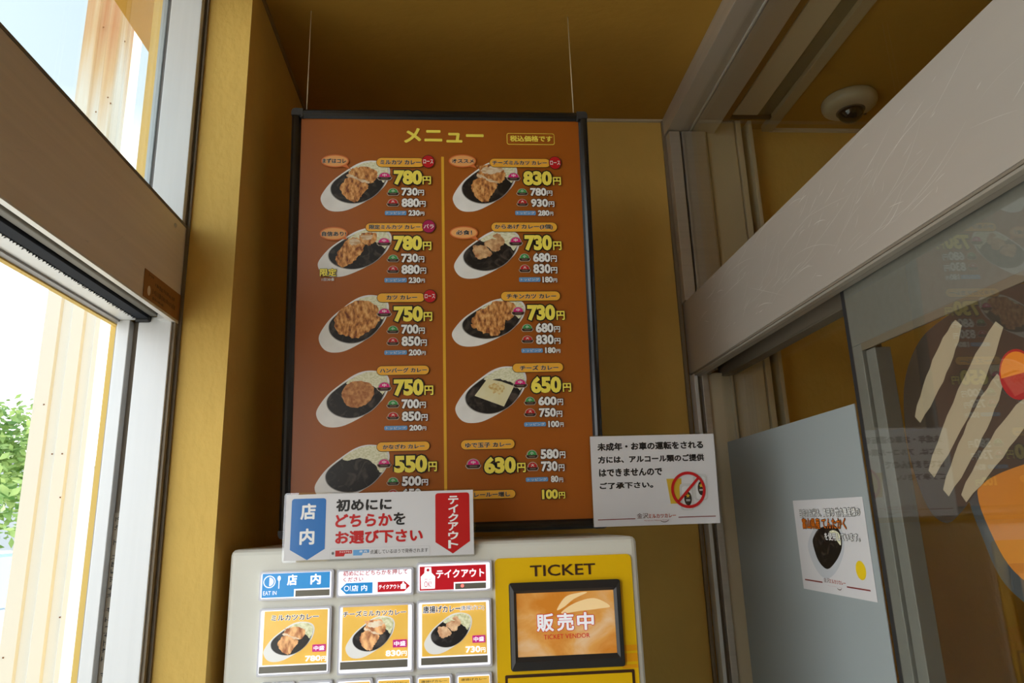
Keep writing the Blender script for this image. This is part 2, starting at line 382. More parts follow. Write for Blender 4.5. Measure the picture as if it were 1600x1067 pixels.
MC = {
    'b1': [0.0453, 0.0312, 0.1512, 0.0722],
    'b1blue': [0.0502, 0.0349, 0.1457, 0.0675],
    'b1notch': [0.0976, 0.059, 0.1468, 0.0678],
    'b1t1': [0.0853, 0.037, 0.0994, 0.0518],
    'b1t2': [0.1182, 0.0372, 0.1329, 0.0518],
    'b1ic': [0.0518, 0.0375, 0.069, 0.0544],
    'b1sp': [0.0716, 0.0381, 0.0762, 0.0556],
    'b1en': [0.0523, 0.0585, 0.0711, 0.064],
    'b2': [0.1548, 0.0323, 0.2661, 0.072],
    'b2t1': [0.1644, 0.0332, 0.2571, 0.0404],
    'b2t2': [0.1648, 0.042, 0.1933, 0.0487],
    'b2la': [0.1612, 0.0518, 0.2068, 0.0668],
    'b2ra': [0.2142, 0.0518, 0.2604, 0.0658],
    'b2lt': [0.177, 0.0549, 0.1993, 0.0634],
    'b2rt': [0.2158, 0.0558, 0.246, 0.062],
    'b2bag': [0.2471, 0.0526, 0.2549, 0.0626],
    'b3': [0.2696, 0.0268, 0.3809, 0.0702],
    'b3red': [0.2747, 0.0329, 0.3715, 0.0661],
    'b3notch': [0.3262, 0.0581, 0.3719, 0.0664],
    'b3t': [0.2985, 0.0381, 0.3689, 0.0499],
    'b3bag': [0.2762, 0.0339, 0.2973, 0.0639],
    'b3ok': [0.2813, 0.0534, 0.2917, 0.0615],
    'b3led': [0.3342, 0.0592, 0.3391, 0.0637],
    'b4': [0.0476, 0.0816, 0.1498, 0.1725],
    'b4pic': [0.0558, 0.086, 0.1441, 0.1569],
    'b4t': [0.066, 0.0912, 0.132, 0.0987],
    'b4d': [0.0568, 0.1013, 0.1264, 0.1531],
    'b4m': [0.1246, 0.1323, 0.1431, 0.1418],
    'b4p': [0.1151, 0.1465, 0.1366, 0.1539],
    'b4y': [0.1375, 0.1479, 0.144, 0.1542],
    'b4n': [0.0518, 0.1586, 0.1448, 0.1674],
    'b5': [0.1585, 0.0814, 0.2669, 0.1754],
    'b5pic': [0.1652, 0.0846, 0.258, 0.1562],
    'b5t': [0.166, 0.0899, 0.2553, 0.0976],
    'b5d': [0.1703, 0.0982, 0.2393, 0.1535],
    'b5m': [0.2369, 0.1308, 0.2567, 0.141],
    'b5p': [0.227, 0.1443, 0.2487, 0.1523],
    'b5y': [0.2494, 0.146, 0.2568, 0.1525],
    'b5n': [0.1634, 0.1574, 0.2576, 0.1675],
    'b6': [0.27, 0.0797, 0.3787, 0.1729],
    'b6pic': [0.278, 0.085, 0.3706, 0.1552],
    'b6t': [0.2795, 0.0873, 0.3335, 0.0971],
    'b6t2': [0.3325, 0.0887, 0.3679, 0.0961],
    'b6d': [0.281, 0.0981, 0.3499, 0.1528],
    'b6m': [0.35, 0.1297, 0.3685, 0.1396],
    'b6p': [0.3401, 0.1438, 0.3612, 0.1524],
    'b6y': [0.362, 0.1461, 0.3684, 0.1526],
    'b6n': [0.2768, 0.1571, 0.3713, 0.1665],
    'yel': [0.3835, 0.026, 0.5906, 0.0254],
    'tick': [0.4371, 0.0371, 0.5353, 0.0531],
    'bez': [0.4047, 0.0608, 0.5701, 0.1805],
    'bez2': [0.5701, 0.0609, 0.405, 0.1808],
    'scr': [0.415, 0.0757, 0.5593, 0.1615],
    'scr2': [0.5588, 0.0751, 0.4152, 0.1624],
    'han': [0.4425, 0.1036, 0.5313, 0.1302],
    'ven': [0.4531, 0.1333, 0.5205, 0.1396],
    'plate': [0.3961, 0.1859, 0.5839, 0.1862],
    'platein': [0.4003, 0.1907, 0.5791, 0.1901],
    'band': [0.5739, 0.1528, 0.5914, 0.1608],
    'band2': [0.5731, 0.1642, 0.5903, 0.1756],
    'band3': [0.5719, 0.1805, 0.5896, 0.1844],
    'small': [[0.2698, 0.1795], [0.3209, 0.1805], [0.3259, 0.1817], [0.3726, 0.1818]],
    'smallL': [[0.214, 0.1812], [0.264, 0.182], [0.1575, 0.1814], [0.2101, 0.1825], [0.1035, 0.1821], [0.1526, 0.1825]],
    'st': [0.2795, 0.1866, 0.3117, 0.1899],
    'st2': [0.3356, 0.1855, 0.3669, 0.1911],
}
ST = {
    'lam': [-0.0003, 0.0038, 0.2807, 0.1015],
    'lam2': [0.282, 0.0021, 0.0025, 0.102],
    'paper': [0.0041, 0.0077, 0.279, 0.004],
    'blue': [[0.0112, 0.0112], [0.0607, 0.0122], [0.0611, 0.0866], [0.0361, 0.0986], [0.0113, 0.083]],
    't1': [0.0243, 0.0185, 0.0467, 0.0419],
    't2': [0.0244, 0.0544, 0.0457, 0.0774],
    'l1': [0.0758, 0.0136, 0.1574, 0.0318],
    'l2': [0.0751, 0.0353, 0.1586, 0.0545],
    'l2b': [0.1599, 0.0353, 0.1778, 0.0534],
    'l3': [0.0756, 0.0595, 0.2032, 0.0784],
    'red': [[0.2218, 0.0088], [0.2729, 0.0097], [0.2723, 0.0797], [0.2471, 0.0967], [0.222, 0.0808]],
    'v': [[0.2411, 0.0137, 0.2564, 0.026], [0.241, 0.0263, 0.2562, 0.0385], [0.2409, 0.0392, 0.2561, 0.0513], [0.2408, 0.0522, 0.2559, 0.0643], [0.2406, 0.0649, 0.2558, 0.0769], [0.2405, 0.0776, 0.2556, 0.0895]],
    'note': [0.0686, 0.085, 0.2136, 0.0992],
    'note2': [0.2137, 0.0833, 0.069, 0.0974],
    'nm': [0.0708, 0.0883, 0.075, 0.093],
    'nr': [0.0765, 0.087, 0.1004, 0.0954],
    'nb': [0.1021, 0.0869, 0.1252, 0.0948],
    'nt': [0.1267, 0.0874, 0.2108, 0.0935],
}
AL = {
    'lam': [-0.0004, -0.0014, 0.2181, 0.1512],
    'paper': [0.0008, 0.0007, 0.2173, 0.1503],
    'paper2': [0.2172, -0.0009, 0.0014, 0.1505],
    'l1': [0.0126, 0.0114, 0.1974, 0.0249],
    'l2': [0.0127, 0.0337, 0.1974, 0.0459],
    'l3': [0.0133, 0.0549, 0.1225, 0.0681],
    'l4': [0.0135, 0.0778, 0.1055, 0.0888],
    'ring': [0.1361, 0.0631, 0.1949, 0.1243],
    'glass': [0.1289, 0.0744, 0.1549, 0.116],
    'can1': [0.1505, 0.0838, 0.1741, 0.1278],
    'can2': [0.1751, 0.0683, 0.1995, 0.1118],
    'o1': [0.1574, 0.0967, 0.1705, 0.1197],
    'o2': [0.1821, 0.0802, 0.1943, 0.1035],
    'r1': [0.0077, 0.1376, 0.0714, 0.1398],
    'r2': [0.1455, 0.1371, 0.2103, 0.1399],
    'logo1': [0.0745, 0.1299, 0.0937, 0.1388],
    'logo2': [0.0941, 0.1319, 0.1416, 0.1386],
    'logo3': [0.0869, 0.1412, 0.1272, 0.1439],
    'sw': [0.1142, 0.1406, 0.1319, 0.1479],
    'x0': [0.1456, 0.0711, 0.1843, 0.1141],
}
PO = {
    'paper': [-0.003, 0.003, 0.2186, 0.1485],
    'paper2': [0.2193, 0.0041, -0.0024, 0.1492],
    'l1': [0.0199, 0.0184, 0.209, 0.0312],
    'l2': [0.0257, 0.0331, 0.1663, 0.0502],
    'l3': [0.0966, 0.0556, 0.1997, 0.0675],
    'cur': [[0.053, 0.0738], [0.0886, 0.1107], [0.1464, 0.0697], [0.1119, 0.046]],
    'pla': [[0.0346, 0.0864], [0.0756, 0.1262], [0.1528, 0.0727], [0.1184, 0.0345]],
    'oval': [[0.1734, 0.1087], [0.2023, 0.1069], [0.1897, 0.0945], [0.1878, 0.1219]],
    'r1': [[0.0081, 0.1328], [0.068, 0.1347]],
    'r2': [[0.1419, 0.1335], [0.2063, 0.1351]],
    'logo': [0.0732, 0.1266, 0.1399, 0.1329],
    'logo2': [0.0851, 0.1366, 0.1255, 0.1376],
}

# ------------------------------------------------------------------ builders
class Plane:
    """A printed face: origin at its top left corner, u to the right, v down, n towards the viewer."""
    def __init__(s, o, eu, ev):
        s.o, s.eu, s.ev = Vector(o), Vector(eu), Vector(ev); s.n = s.ev.cross(s.eu)
    def p(s, u, v, off=0.0): return s.o + s.eu * u + s.ev * v + s.n * off

_tc = {}
def glyphs(s, bold):
    k = (s, round(bold, 3))
    if k not in _tc:
        c = bpy.data.curves.new('lettering', 'FONT'); c.body = s; c.offset = bold; c.resolution_u = 3
        o = bpy.data.objects.new('lettering', c); COL.objects.link(o)
        dg = bpy.context.evaluated_depsgraph_get()
        me = bpy.data.meshes.new_from_object(o.evaluated_get(dg))
        _tc[k] = ([(v.co.x, v.co.y) for v in me.vertices], [tuple(p.vertices) for p in me.polygons])
        bpy.data.objects.remove(o); bpy.data.curves.remove(c); bpy.data.meshes.remove(me)
    return _tc[k]

def spline(pts, n=6):
    out = []; N = len(pts)
    for i in range(N):
        p0, p1, p2, p3 = pts[i - 1], pts[i], pts[(i + 1) % N], pts[(i + 2) % N]
        for j in range(n):
            t = j / n
            out.append(tuple(0.5 * (2 * b + (c - a) * t + (2 * a - 5 * b + 4 * c - d) * t * t + (3 * b - a - 3 * c + d) * t ** 3)
                             for a, b, c, d in zip(p0, p1, p2, p3)))
    return out

def rrect(b, r, n=5):
    u0, v0, u1, v1 = b; r = min(r, (u1 - u0) / 2, (v1 - v0) / 2); out = []
    for cx, cy, a0 in ((u1 - r, v0 + r, -90), (u1 - r, v1 - r, 0), (u0 + r, v1 - r, 90), (u0 + r, v0 + r, 180)):
        for i in range(n + 1):
            a = math.radians(a0 + 90 * i / n); out.append((cx + r * math.cos(a), cy + r * math.sin(a)))
    return out

def ell(b, n=28):
    u0, v0, u1, v1 = b
    return [((u0 + u1) / 2 + (u1 - u0) / 2 * math.cos(2 * math.pi * i / n), (v0 + v1) / 2 + (v1 - v0) / 2 * math.sin(2 * math.pi * i / n)) for i in range(n)]

def grow(b, d): return (b[0] - d, b[1] - d, b[2] + d, b[3] + d)

class MB:
    def __init__(s): s.v, s.f, s.mi, s.m, s.sm = [], [], [], [], []
    def k(s, m):
        if m not in s.m: s.m.append(m)
        return s.m.index(m)
    def add(s, vs, fs, m, smooth=False):
        b = len(s.v); k = s.k(m); s.v += [Vector(q) for q in vs]
        for f in fs: s.f.append(tuple(b + i for i in f)); s.mi.append(k); s.sm.append(smooth)
        return s
    def box(s, x0, x1, y0, y1, z0, z1, m, bev=0.0, seg=2, smooth=False):
        bm = bmesh.new(); bmesh.ops.create_cube(bm, size=1)
        for q in bm.verts: q.co = Vector((x0 + (q.co.x + .5) * (x1 - x0), y0 + (q.co.y + .5) * (y1 - y0), z0 + (q.co.z + .5) * (z1 - z0)))
        if bev: bmesh.ops.bevel(bm, geom=bm.edges[:], offset=bev, segments=seg, affect='EDGES', profile=0.5)
        bm.verts.index_update(); s.add([q.co.copy() for q in bm.verts], [[q.index for q in f.verts] for f in bm.faces], m, smooth); bm.free()
        return s
    def poly(s, pl, pts, off, m):
        pts = list(pts); a = sum(pts[i - 1][0] * pts[i][1] - pts[i][0] * pts[i - 1][1] for i in range(len(pts)))
        if a > 0: pts.reverse()      # v runs down, so this turns the face to the viewer
        return s.add([pl.p(u, v, off) for u, v in pts], [range(len(pts))], m)
    def slab(s, pl, pts, o0, o1, m):
        pts = list(pts); a = sum(pts[i - 1][0] * pts[i][1] - pts[i][0] * pts[i - 1][1] for i in range(len(pts)))
        if a > 0: pts.reverse()
        n = len(pts)
        return s.add([pl.p(u, v, o1) for u, v in pts] + [pl.p(u, v, o0) for u, v in pts],
                     [tuple(range(n)), tuple(range(2 * n - 1, n - 1, -1))] + [(i, n + i, n + (i + 1) % n, (i + 1) % n) for i in range(n)], m)
    def rect(s, pl, b, off, m): return s.poly(pl, [(b[0], b[1]), (b[2], b[1]), (b[2], b[3]), (b[0], b[3])], off, m)
    def text(s, pl, t, b, off, m, bold=0.02, line=None, lm=None):
        """lettering fitted to box b; Latin grows by outline offset, Japanese by overlapping shifted copies"""
        latin = all(ord(ch) < 128 for ch in t)
        vs, fs = glyphs(t, bold if latin else 0.0)
        x0, x1 = min(q[0] for q in vs), max(q[0] for q in vs); y0, y1 = min(q[1] for q in vs), max(q[1] for q in vs)
        d = 0.0 if latin else max(0.0, bold)
        x0, x1, y0, y1 = x0 - d, x1 + d, y0 - d, y1 + d
        sx, sy = (b[2] - b[0]) / (x1 - x0), (b[3] - b[1]) / max(y1 - y0, 1e-6)
        def lay(q2, f2, r, o, m_):
            dirs = [(0, 0)] if r < .003 else [(math.cos(math.pi * k / 4) * r, math.sin(math.pi * k / 4) * r) for k in range(8)]
            for k, (dx, dy) in enumerate(dirs):
                s.add([pl.p(b[0] + (q[0] + dx - x0) * sx, b[3] - (q[1] + dy - y0) * sy, o + k * 4e-6) for q in q2], f2, m_)
        if line:
            if latin: lay(*glyphs(t, bold + line), 0, off - .00018, lm)
            else: lay(vs, fs, d + line, off - .00018, lm)
        lay(vs, fs, d, off, m)
        return s
    def tube(s, pts, r, m, n=10, cap=True):
        pts = [Vector(q) for q in pts]; vs = []; fs = []
        for i, q in enumerate(pts):
            t = (pts[min(i + 1, len(pts) - 1)] - pts[max(i - 1, 0)]).normalized()
            a = t.orthogonal().normalized() if i == 0 else (a - t * a.dot(t)).normalized()
            b = t.cross(a); rr = r[i] if isinstance(r, (list, tuple)) else r
            vs += [q + (a * math.cos(2 * math.pi * j / n) + b * math.sin(2 * math.pi * j / n)) * rr for j in range(n)]
        for i in range(len(pts) - 1):
            fs += [(i * n + j, i * n + (j + 1) % n, (i + 1) * n + (j + 1) % n, (i + 1) * n + j) for j in range(n)]
        if cap: fs += [tuple(range(n - 1, -1, -1)), tuple(range((len(pts) - 1) * n, len(pts) * n))]
        return s.add(vs, fs, m, True)
    def lathe(s, c, prof, m, n=40, smooth=True):
        vs = []; fs = []
        for r, z in prof: vs += [(c[0] + r * math.cos(2 * math.pi * j / n), c[1] + r * math.sin(2 * math.pi * j / n), c[2] + z) for j in range(n)]
        for i in range(len(prof) - 1): fs += [(i * n + j, i * n + (j + 1) % n, (i + 1) * n + (j + 1) % n, (i + 1) * n + j) for j in range(n)]
        return s.add(vs, fs, m, smooth)
    def build(s, name, parent=None, label=None):
        base = wloc(parent) if parent else None
        if base is None:
            xs = [[q[i] for q in s.v] for i in range(3)]
            base = Vector(((min(xs[0]) + max(xs[0])) / 2, (min(xs[1]) + max(xs[1])) / 2, min(xs[2])))
        me = bpy.data.meshes.new(name); me.from_pydata([q - base for q in s.v], [], s.f)
        for m in s.m: me.materials.append(m)
        me.polygons.foreach_set('material_index', s.mi); me.polygons.foreach_set('use_smooth', s.sm); me.update()
        o = bpy.data.objects.new(name, me); COL.objects.link(o)
        if parent: o.parent = parent
        else: o.location = base
        if label: o['label'] = label
        return o

def wloc(o):
    v = Vector((0, 0, 0))
    while o: v += o.location; o = o.parent
    return v
def tag(o, label, cat, group=None, kind=None):
    o['label'] = label; o['category'] = cat
    if group: o['group'] = group
    if kind: o['kind'] = kind
    return o
def thing(name, label, cat, loc, group=None, kind=None):
    o = bpy.data.objects.new(name, None); o.empty_display_size = 0.05; COL.objects.link(o); o.location = loc
    return tag(o, label, cat, group, kind)
def struct(name, label, cat, mb): return tag(mb.build(name), label, cat, kind='structure')

CEIL = Z0 + 0.95
HB, HT = Z0 + 0.313, Z0 + 0.473      # door header, bottom and top
YR = -1.7                            # rear end of the vestibule
YD = -0.25                           # unseen rear end of the doorway, placed to limit the daylight

# ------------------------------------------------------------------ room shell
struct('floor', 'grey tiled floor of the entrance vestibule and the shop', 'floor', MB().box(-0.53, 3.1, YR - .1, 1.70, -0.1, 0, FLOORM))
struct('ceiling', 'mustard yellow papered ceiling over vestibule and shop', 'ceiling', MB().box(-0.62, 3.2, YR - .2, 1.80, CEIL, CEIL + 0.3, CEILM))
struct('wall_back', 'mustard yellow plaster wall behind the hanging menu board', 'wall', MB().box(-0.351, 0.56, 1.53, 1.68, 0, CEIL, YELLOW))
struct('wall_far', 'mustard yellow wall of the shop seen beyond the glass partition', 'wall', MB().box(0.56, 3.1, 1.565, 1.68, 0, CEIL, YELLOW))
w = MB().box(-0.517, -0.351, 1.084, 1.68, 0, CEIL, YELLOW)
w.box(-0.529, -0.517, 1.084, 1.68, 0, HB + .05, EXTY)
struct('wall_left', 'unseen mustard yellow wall behind the viewer, set to narrow the daylight opening', 'wall', MB().box(-0.529, -0.43, YR - .1, YD, 0, CEIL, YELLOW))  # unseen wall, brought forward to cut daylight and deepen indoor contrast
struct('wall_left', 'mustard yellow plaster return wall beside the bright doorway', 'wall', w)
struct('wall_rear', 'mustard yellow wall closing the vestibule behind the viewer', 'wall', MB().box(-0.53, 3.1, YR - 0.1, YR, 0, CEIL, YELLOW))
struct('wall_right', 'mustard yellow wall at the far end of the shop', 'wall', MB().box(3.0, 3.1, YR, 1.565, 0, CEIL, YELLOW))
struct('trim_1', 'thin cream caulking line where back wall meets ceiling', 'trim', MB().box(-0.351, 0.511, 1.524, 1.53, CEIL - 0.006, CEIL, CAULK))
struct('trim_2', 'thin cream caulking line, coloured as in shade, where return wall meets ceiling', 'trim', MB().box(-0.351, -0.346, 1.084, 1.524, CEIL - 0.006, CEIL, mat('dimmed_cream_caulking', (0.32, 0.22, 0.08), 0.7)))  # same cream caulking, shade of the dim corner put into its colour
struct('trim_3', 'thin cream line where the shop wall meets the ceiling', 'trim', MB().box(0.80, 3.0, 1.557, 1.565, CEIL - 0.008, CEIL, CAULK))

# ------------------------------------------------------------------ left doorway and its transom window
d1 = thing('door_1', 'open entrance doorway with pale aluminium jamb and bronze header in bright daylight', 'door', (-0.47, 0.0, 0), kind='structure')
m = MB()
m.box(-0.480, -0.432, 1.066, 1.084, 0, HB + 0.005, ALUP, 0.001)
m.box(-0.492, -0.480, 1.079, 1.084, 0, HB + 0.005, SEAL)
m.box(-0.5105, -0.492, 1.064, 1.084, 0, HB, ALUP, 0.001)
m.box(-0.518, -0.5105, 1.078, 1.084, 0, HB, mat('dull_grey_aluminium', (0.30, 0.29, 0.29), 0.5, 0.2))
m.build('jamb', d1)
m = MB().box(-0.432, -0.4275, 1.070, 1.084, 0, HB - 0.002, mat('brown_edge', (0.24, 0.19, 0.13), 0.6)).box(-0.4275, -0.423, 1.0795, 1.084, 0, CEIL - 0.01, SEAL)
m.build('sealant', d1, 'thin brown sealant line between jamb and yellow wall')
m = MB().box(-0.4345, -0.428, YD, 1.083, HB, HT - 0.004, BRONZE, 0.0008)
m.box(-0.436, -0.4272, YD, 1.083, HT - 0.004, HT, SEAL)
m.box(-0.500, -0.4345, YD, 1.083, HT - 0.012, HT, BRONZE)
R = random.Random(5)
pl = Plane((-0.428, 0, Z0), (0, 1, 0), (0, 0, -1)); pl.n = Vector((1, 0, 0))
SCR = mat('bare_metal_scratch', (0.66, 0.60, 0.50), 0.4, 0.3)
for i in range(16):
    y, z, L, a = R.uniform(0.45, 1.05), R.uniform(0.33, 0.455), R.uniform(.008, .035), R.uniform(-.6, .6)
    q = [(y + L * t * math.cos(a), -z - L * t * math.sin(a + .5 * t)) for t in (0, .33, .66, 1)]; wd = R.uniform(.00015, .0004)
    m.add([pl.p(u, v - wd * (1 - abs(2 * k / 3 - 1)), .0003) for k, (u, v) in enumerate(q)] + [pl.p(u, v + wd * (1 - abs(2 * k / 3 - 1)), .0003) for k, (u, v) in enumerate(q)], [(k, k + 1, 5 + k, 4 + k) for k in range(3)], SCR)
hd = m.build('header_cover', d1, 'brown bronze sheet header cover with fine scratches')
def screw(parent, x, y, z, sgn):
    mb = MB(); n = 16; prof = [(.0002, .0022), (.0022, .0018), (.0036, .0006), (.0038, -.0005)]
    vs = []; fs = []
    for r, h in prof: vs += [(x + sgn * h, y + r * math.cos(2 * math.pi * j / n), z + r * math.sin(2 * math.pi * j / n)) for j in range(n)]
    for i in range(3): fs += [(i * n + j, i * n + (j + 1) % n, (i + 1) * n + (j + 1) % n, (i + 1) * n + j) for j in range(n)]
    mb.add(vs, fs, ALU, True).build('screw', parent)
screw(hd, -0.4278, 1.038, Z0 + 0.455, 1)
m = MB().box(-0.4345, -0.427, YD, 1.083, HB - 0.003, HB, mat('bright_lip', (0.72, 0.70, 0.66), 0.35, 0.2))
m.box(-0.466, -0.4345, YD, 1.083, HB + 0.04, HB + 0.045, DARK).box(-0.449, -0.4345, 1.055, 1.083, HB - 0.002, HB + 0.006, ALUP)
m.box(-0.462, -0.450, YD, 1.062, HB + 0.004, HB + 0.028, TRACKM, 0.002)
m.build('track', d1, 'dark sliding track under the header')
m = MB().box(-0.481, -0.464, YD, 1.060, HB + 0.001, HB + 0.03, BRUSHM)
y = 0.30
while y < 1.055:
    L = R.uniform(.002, .005); m.add([(-0.4805, y, HB + .001), (-0.4805, y + .006, HB + .001), (-0.4805 - L, y + .001 + R.uniform(0, .004), HB - .0015), (-0.479, y + .003, HB + .004)], [(0, 1, 2), (0, 3, 2), (1, 3, 2)], BRUSHM); y += R.uniform(.004, .008)
m.box(-0.484, -0.462, 1.060, 1.076, HB - 0.004, HB + 0.02, DARK, 0.003)
m.build('brush_seal', d1, 'black bristle brush seal')
m = MB().box(-0.507, -0.482, YD, 1.066, HB, HT - 0.012, ALUP).box(-0.5165, -0.507, YD, 1.080, HB - 0.003, HT - 0.012, mat('dull_grey_aluminium', (0, 0, 0)))
m.box(-0.524, -0.5165, YD, 1.084, HB - 0.005, HT - 0.012, EXTY)
m.build('head_rail', d1)
# aged orange notice on the header and the long notice on the jamb channel
pl = Plane((-0.4278, 0.952, Z0 + 0.356), (0, 1, 0), (0, 0, -1)); pl.n = Vector((1, 0, 0))
m = MB(); ORG = two_tone('aged_orange_film', (0.30, 0.115, 0.02), (0.36, 0.15, 0.035), 40, lo=.3, hi=.7)
m.slab(pl, [(0, 0.002), (0.128, 0), (0.1285, 0.041), (0.0015, 0.0415)], 0.0002, 0.0008, ORG)
INK = mat('faded_ink', (0.13, 0.055, 0.02), 0.6)
for (a, b, c, d, n) in ((0.012, 0.005, 0.03, 0.009, 4), (0.035, 0.011, 0.105, 0.018, 14), (0.028, 0.022, 0.11, 0.030, 18), (0.03, 0.033, 0.07, 0.038, 9)):
    for i in range(n):
        u = a + (c - a) * i / n; m.rect(pl, (u, b + R.uniform(0, .002), u + (c - a) / n * R.uniform(.4, .85), d - R.uniform(0, .002)), 0.001, INK)
m.poly(pl, ell((0.012, 0.022, 0.022, 0.036)), 0.001, CREAMP)
tag(m.build('warning_sticker'), 'faded orange notice film on the lower corner of the bronze header by the open doorway', 'sticker')
pl = Plane((-0.4915, 1.0785, Z0 + 0.03), (1, 0, 0), (0, 0, -1))
m = MB().slab(pl, [(0, 0), (.0105, 0), (.0105, .6), (0, .6)], 0, .0004, mat('aged_clear_tape', (0.34, 0.29, 0.22), 0.5))
v = .006
while v < .5:
    for k in range(R.randint(2, 4)):
        u = R.uniform(.001, .006); vv = v + R.uniform(0, .006); m.rect(pl, (u, vv, u + R.uniform(.002, .004), vv + R.uniform(.0006, .0012)), .0006, BLACKP)
    u = R.uniform(.002, .007); m.rect(pl, (u, v, u + .001, v + R.uniform(.004, .008)), .0006, BLACKP)
    v += R.choice((.010, .011, .012, .02))
tag(m.build('door_notice_strip'), 'narrow vertical strip of small black writing stuck in the pale door jamb', 'sticker')

w1 = thing('window_1', 'transom window above the bronze header showing sky and rusty column', 'window', (-0.49, 0.0, HT), kind='structure')
m = MB().box(-0.481, -0.430, 1.068, 1.084, HT, CEIL - .03, ALUP, 0.001)
m.box(-0.4885, -0.481, 1.076, 1.084, HT, CEIL - .03, mat('dull_grey_aluminium', (0, 0, 0))).box(-0.497, -0.4885, 1.072, 1.084, HT, CEIL - .03, mat('bead_grey', (0.42, 0.46, 0.48), 0.4, 0.2))
m.box(-0.497, -0.430, YD, 1.084, CEIL - .03, CEIL, ALUP).build('window_frame', w1)
MB().box(-0.431, -0.426, 1.0795, 1.0838, HT, CEIL - .01, SEAL).build('sealant', w1)
MB().box(-0.492, -0.488, YD, 1.074, HT, CEIL - .03, GLASS_W).build('pane', w1)

# ------------------------------------------------------------------ right partition: transom, header, jamb, sliding leaf
w2 = thing('window_2', 'clear transom glass above the scratched header with aluminium top rail and jamb', 'window', (0.56, 0.0, HT), kind='structure')
m = MB().box(0.511, 0.5655, YR, 1.53, CEIL - .047, CEIL, ALU, .0015).box(0.5655, 0.5725, YR, 1.53, CEIL - .040, CEIL, SEAL).box(0.5725, 0.632, YR, 1.53, CEIL - .047, CEIL, ALU, .0015)
m.box(0.5655, 0.5685, YR, 1.53, CEIL - .05, CEIL - .04, mat('bright_lip', (0, 0, 0)))
m.build('top_rail', w2)
m = MB().box(0.5155, 0.5415, 1.496, 1.53, HT, CEIL - .049, ALU, .001).box(0.5415, 0.547, 1.506, 1.53, HT, CEIL - .049, SEAL).box(0.547, 0.604, 1.496, 1.53, HT, CEIL - .049, ALU, .001)
m.box(0.508, 0.5155, 1.522, 1.53, 0, CEIL - .005, mat('brown_edge', (0, 0, 0)))
m.build('jamb', w2)
MB().box(0.5435, 0.5485, YR, 1.52, HT, CEIL - .045, glass('transom_glass', boost=1.0)).build('pane', w2)

d2 = thing('door_2', 'sliding door header and jamb with scratched taupe aluminium cover', 'door', (0.56, 0.0, 0), kind='structure')
m = MB().box(0.519, 0.526, YR, 1.530, HB - .006, HT, TAUPE, .0008).box(0.526, 0.62, YR, 1.53, HT - .008, HT, ALU)
pl = Plane((0.519, 0, Z0), (0, -1, 0), (0, 0, -1)); pl.n = Vector((-1, 0, 0))
SCR2 = mat('pale_scratch', (0.85, 0.84, 0.80), 0.35, 0.2)
for i in range(160):
    y = R.choice((R.uniform(.65, 1.0), R.uniform(.95, 1.4), R.uniform(.5, 1.45))); z = R.uniform(.325, .468); L = R.choice((R.uniform(.006, .02), R.uniform(.02, .06), R.uniform(.05, .16))); a = R.gauss(.30, .25); c = R.uniform(-.4, .5)
    n = 7; wd = R.uniform(.00008, .00036) * (1 if L < .06 else .6); q = []
    for k in range(n):
        t = k / (n - 1); yy = y - L * t * math.cos(a + c * t); zz = z + L * t * math.sin(a + c * t); q.append((-yy, -zz))
    if max(-p_[1] for p_ in q) > .471 or min(-p_[1] for p_ in q) < .312: continue
    m.add([pl.p(u, v - wd * math.sin(math.pi * (k + .2) / (n - .6)), .0003) for k, (u, v) in enumerate(q)] + [pl.p(u, v + wd * math.sin(math.pi * (k + .2) / (n - .6)), .0003) for k, (u, v) in enumerate(q)], [(k, k + 1, n + k + 1, n + k) for k in range(n - 1)], SCR2)
m.build('header_cover', d2, 'taupe aluminium header cover scuffed with pale scratches')
m = MB().box(0.5195, 0.527, YR, 1.52, HB - .0095, HB - .0065, SEAL).box(0.521, 0.531, YR, 1.52, HB - .0135, HB - .0095, mat('dull_lip', (0.36, 0.33, 0.28), .35, .3), .0008).box(0.531, 0.541, YR, 1.52, HB - .0135, HB - .008, mat('soffit_grey', (0.30, 0.27, 0.23), .4, .3))
m.box(0.541, 0.600, YR, 1.52, HB + .05, HB + .055, DARK).box(0.588, 0.612, YR, 1.53, HB - .014, HT - .01, SEAL).box(0.536, 0.556, 1.45, 1.515, HB - .010, HB, SEAL)
m.build('track', d2, 'dark track under the header')
m = MB().box(0.5195, 0.5275, 1.498, 1.53, 0, HB - .006, ALUP, .001).box(0.5275, 0.537, 1.512, 1.53, 0, HB - .006, SEAL).box(0.537, 0.551, 1.498, 1.53, 0, HB - .006, ALU, .001).box(0.551, 0.604, 1.51, 1.53, 0, HB - .006, BEIGE)
m.build('jamb', d2)

LY = 0.917
lf = thing('door_3', 'sliding glass door leaf with grey aluminium frame and dark edge', 'door', (0.56, 0.4, 0), kind='structure')
LT = HB + .03
ALUG = mat('grey_leaf_aluminium', (0.27, 0.262, 0.235), 0.40, 0.3, vary=.04, vscale=3, vstretch=(1, 40, 40))
m = MB().box(0.546, 0.576, -0.30, LY, Z0 + .219, LT, ALUG, .001)
m.box(0.546, 0.576, LY - .022, LY, 0.01, Z0 + .219, ALUG, .001).box(0.546, 0.576, -0.30, -0.24, 0.01, Z0 + .219, ALUG, .001).box(0.546, 0.576, -0.24, LY - .022, 0.01, 0.12, ALUG, .001)
m.build('leaf_frame', lf)
m = MB().box(0.5456, 0.5485, -0.24, LY - .022, Z0 + .209, Z0 + .2195, mat('bead_brown', (0.27, 0.22, 0.16), .4, .3), .0008)
m.box(0.550, 0.572, LY - .046, LY - .0245, 0.12, Z0 + .209, ALUG, .001).box(0.5525, 0.57, LY - .0245, LY - .022, 0.12, Z0 + .209, SEAL)
m.build('glazing_bead', lf)
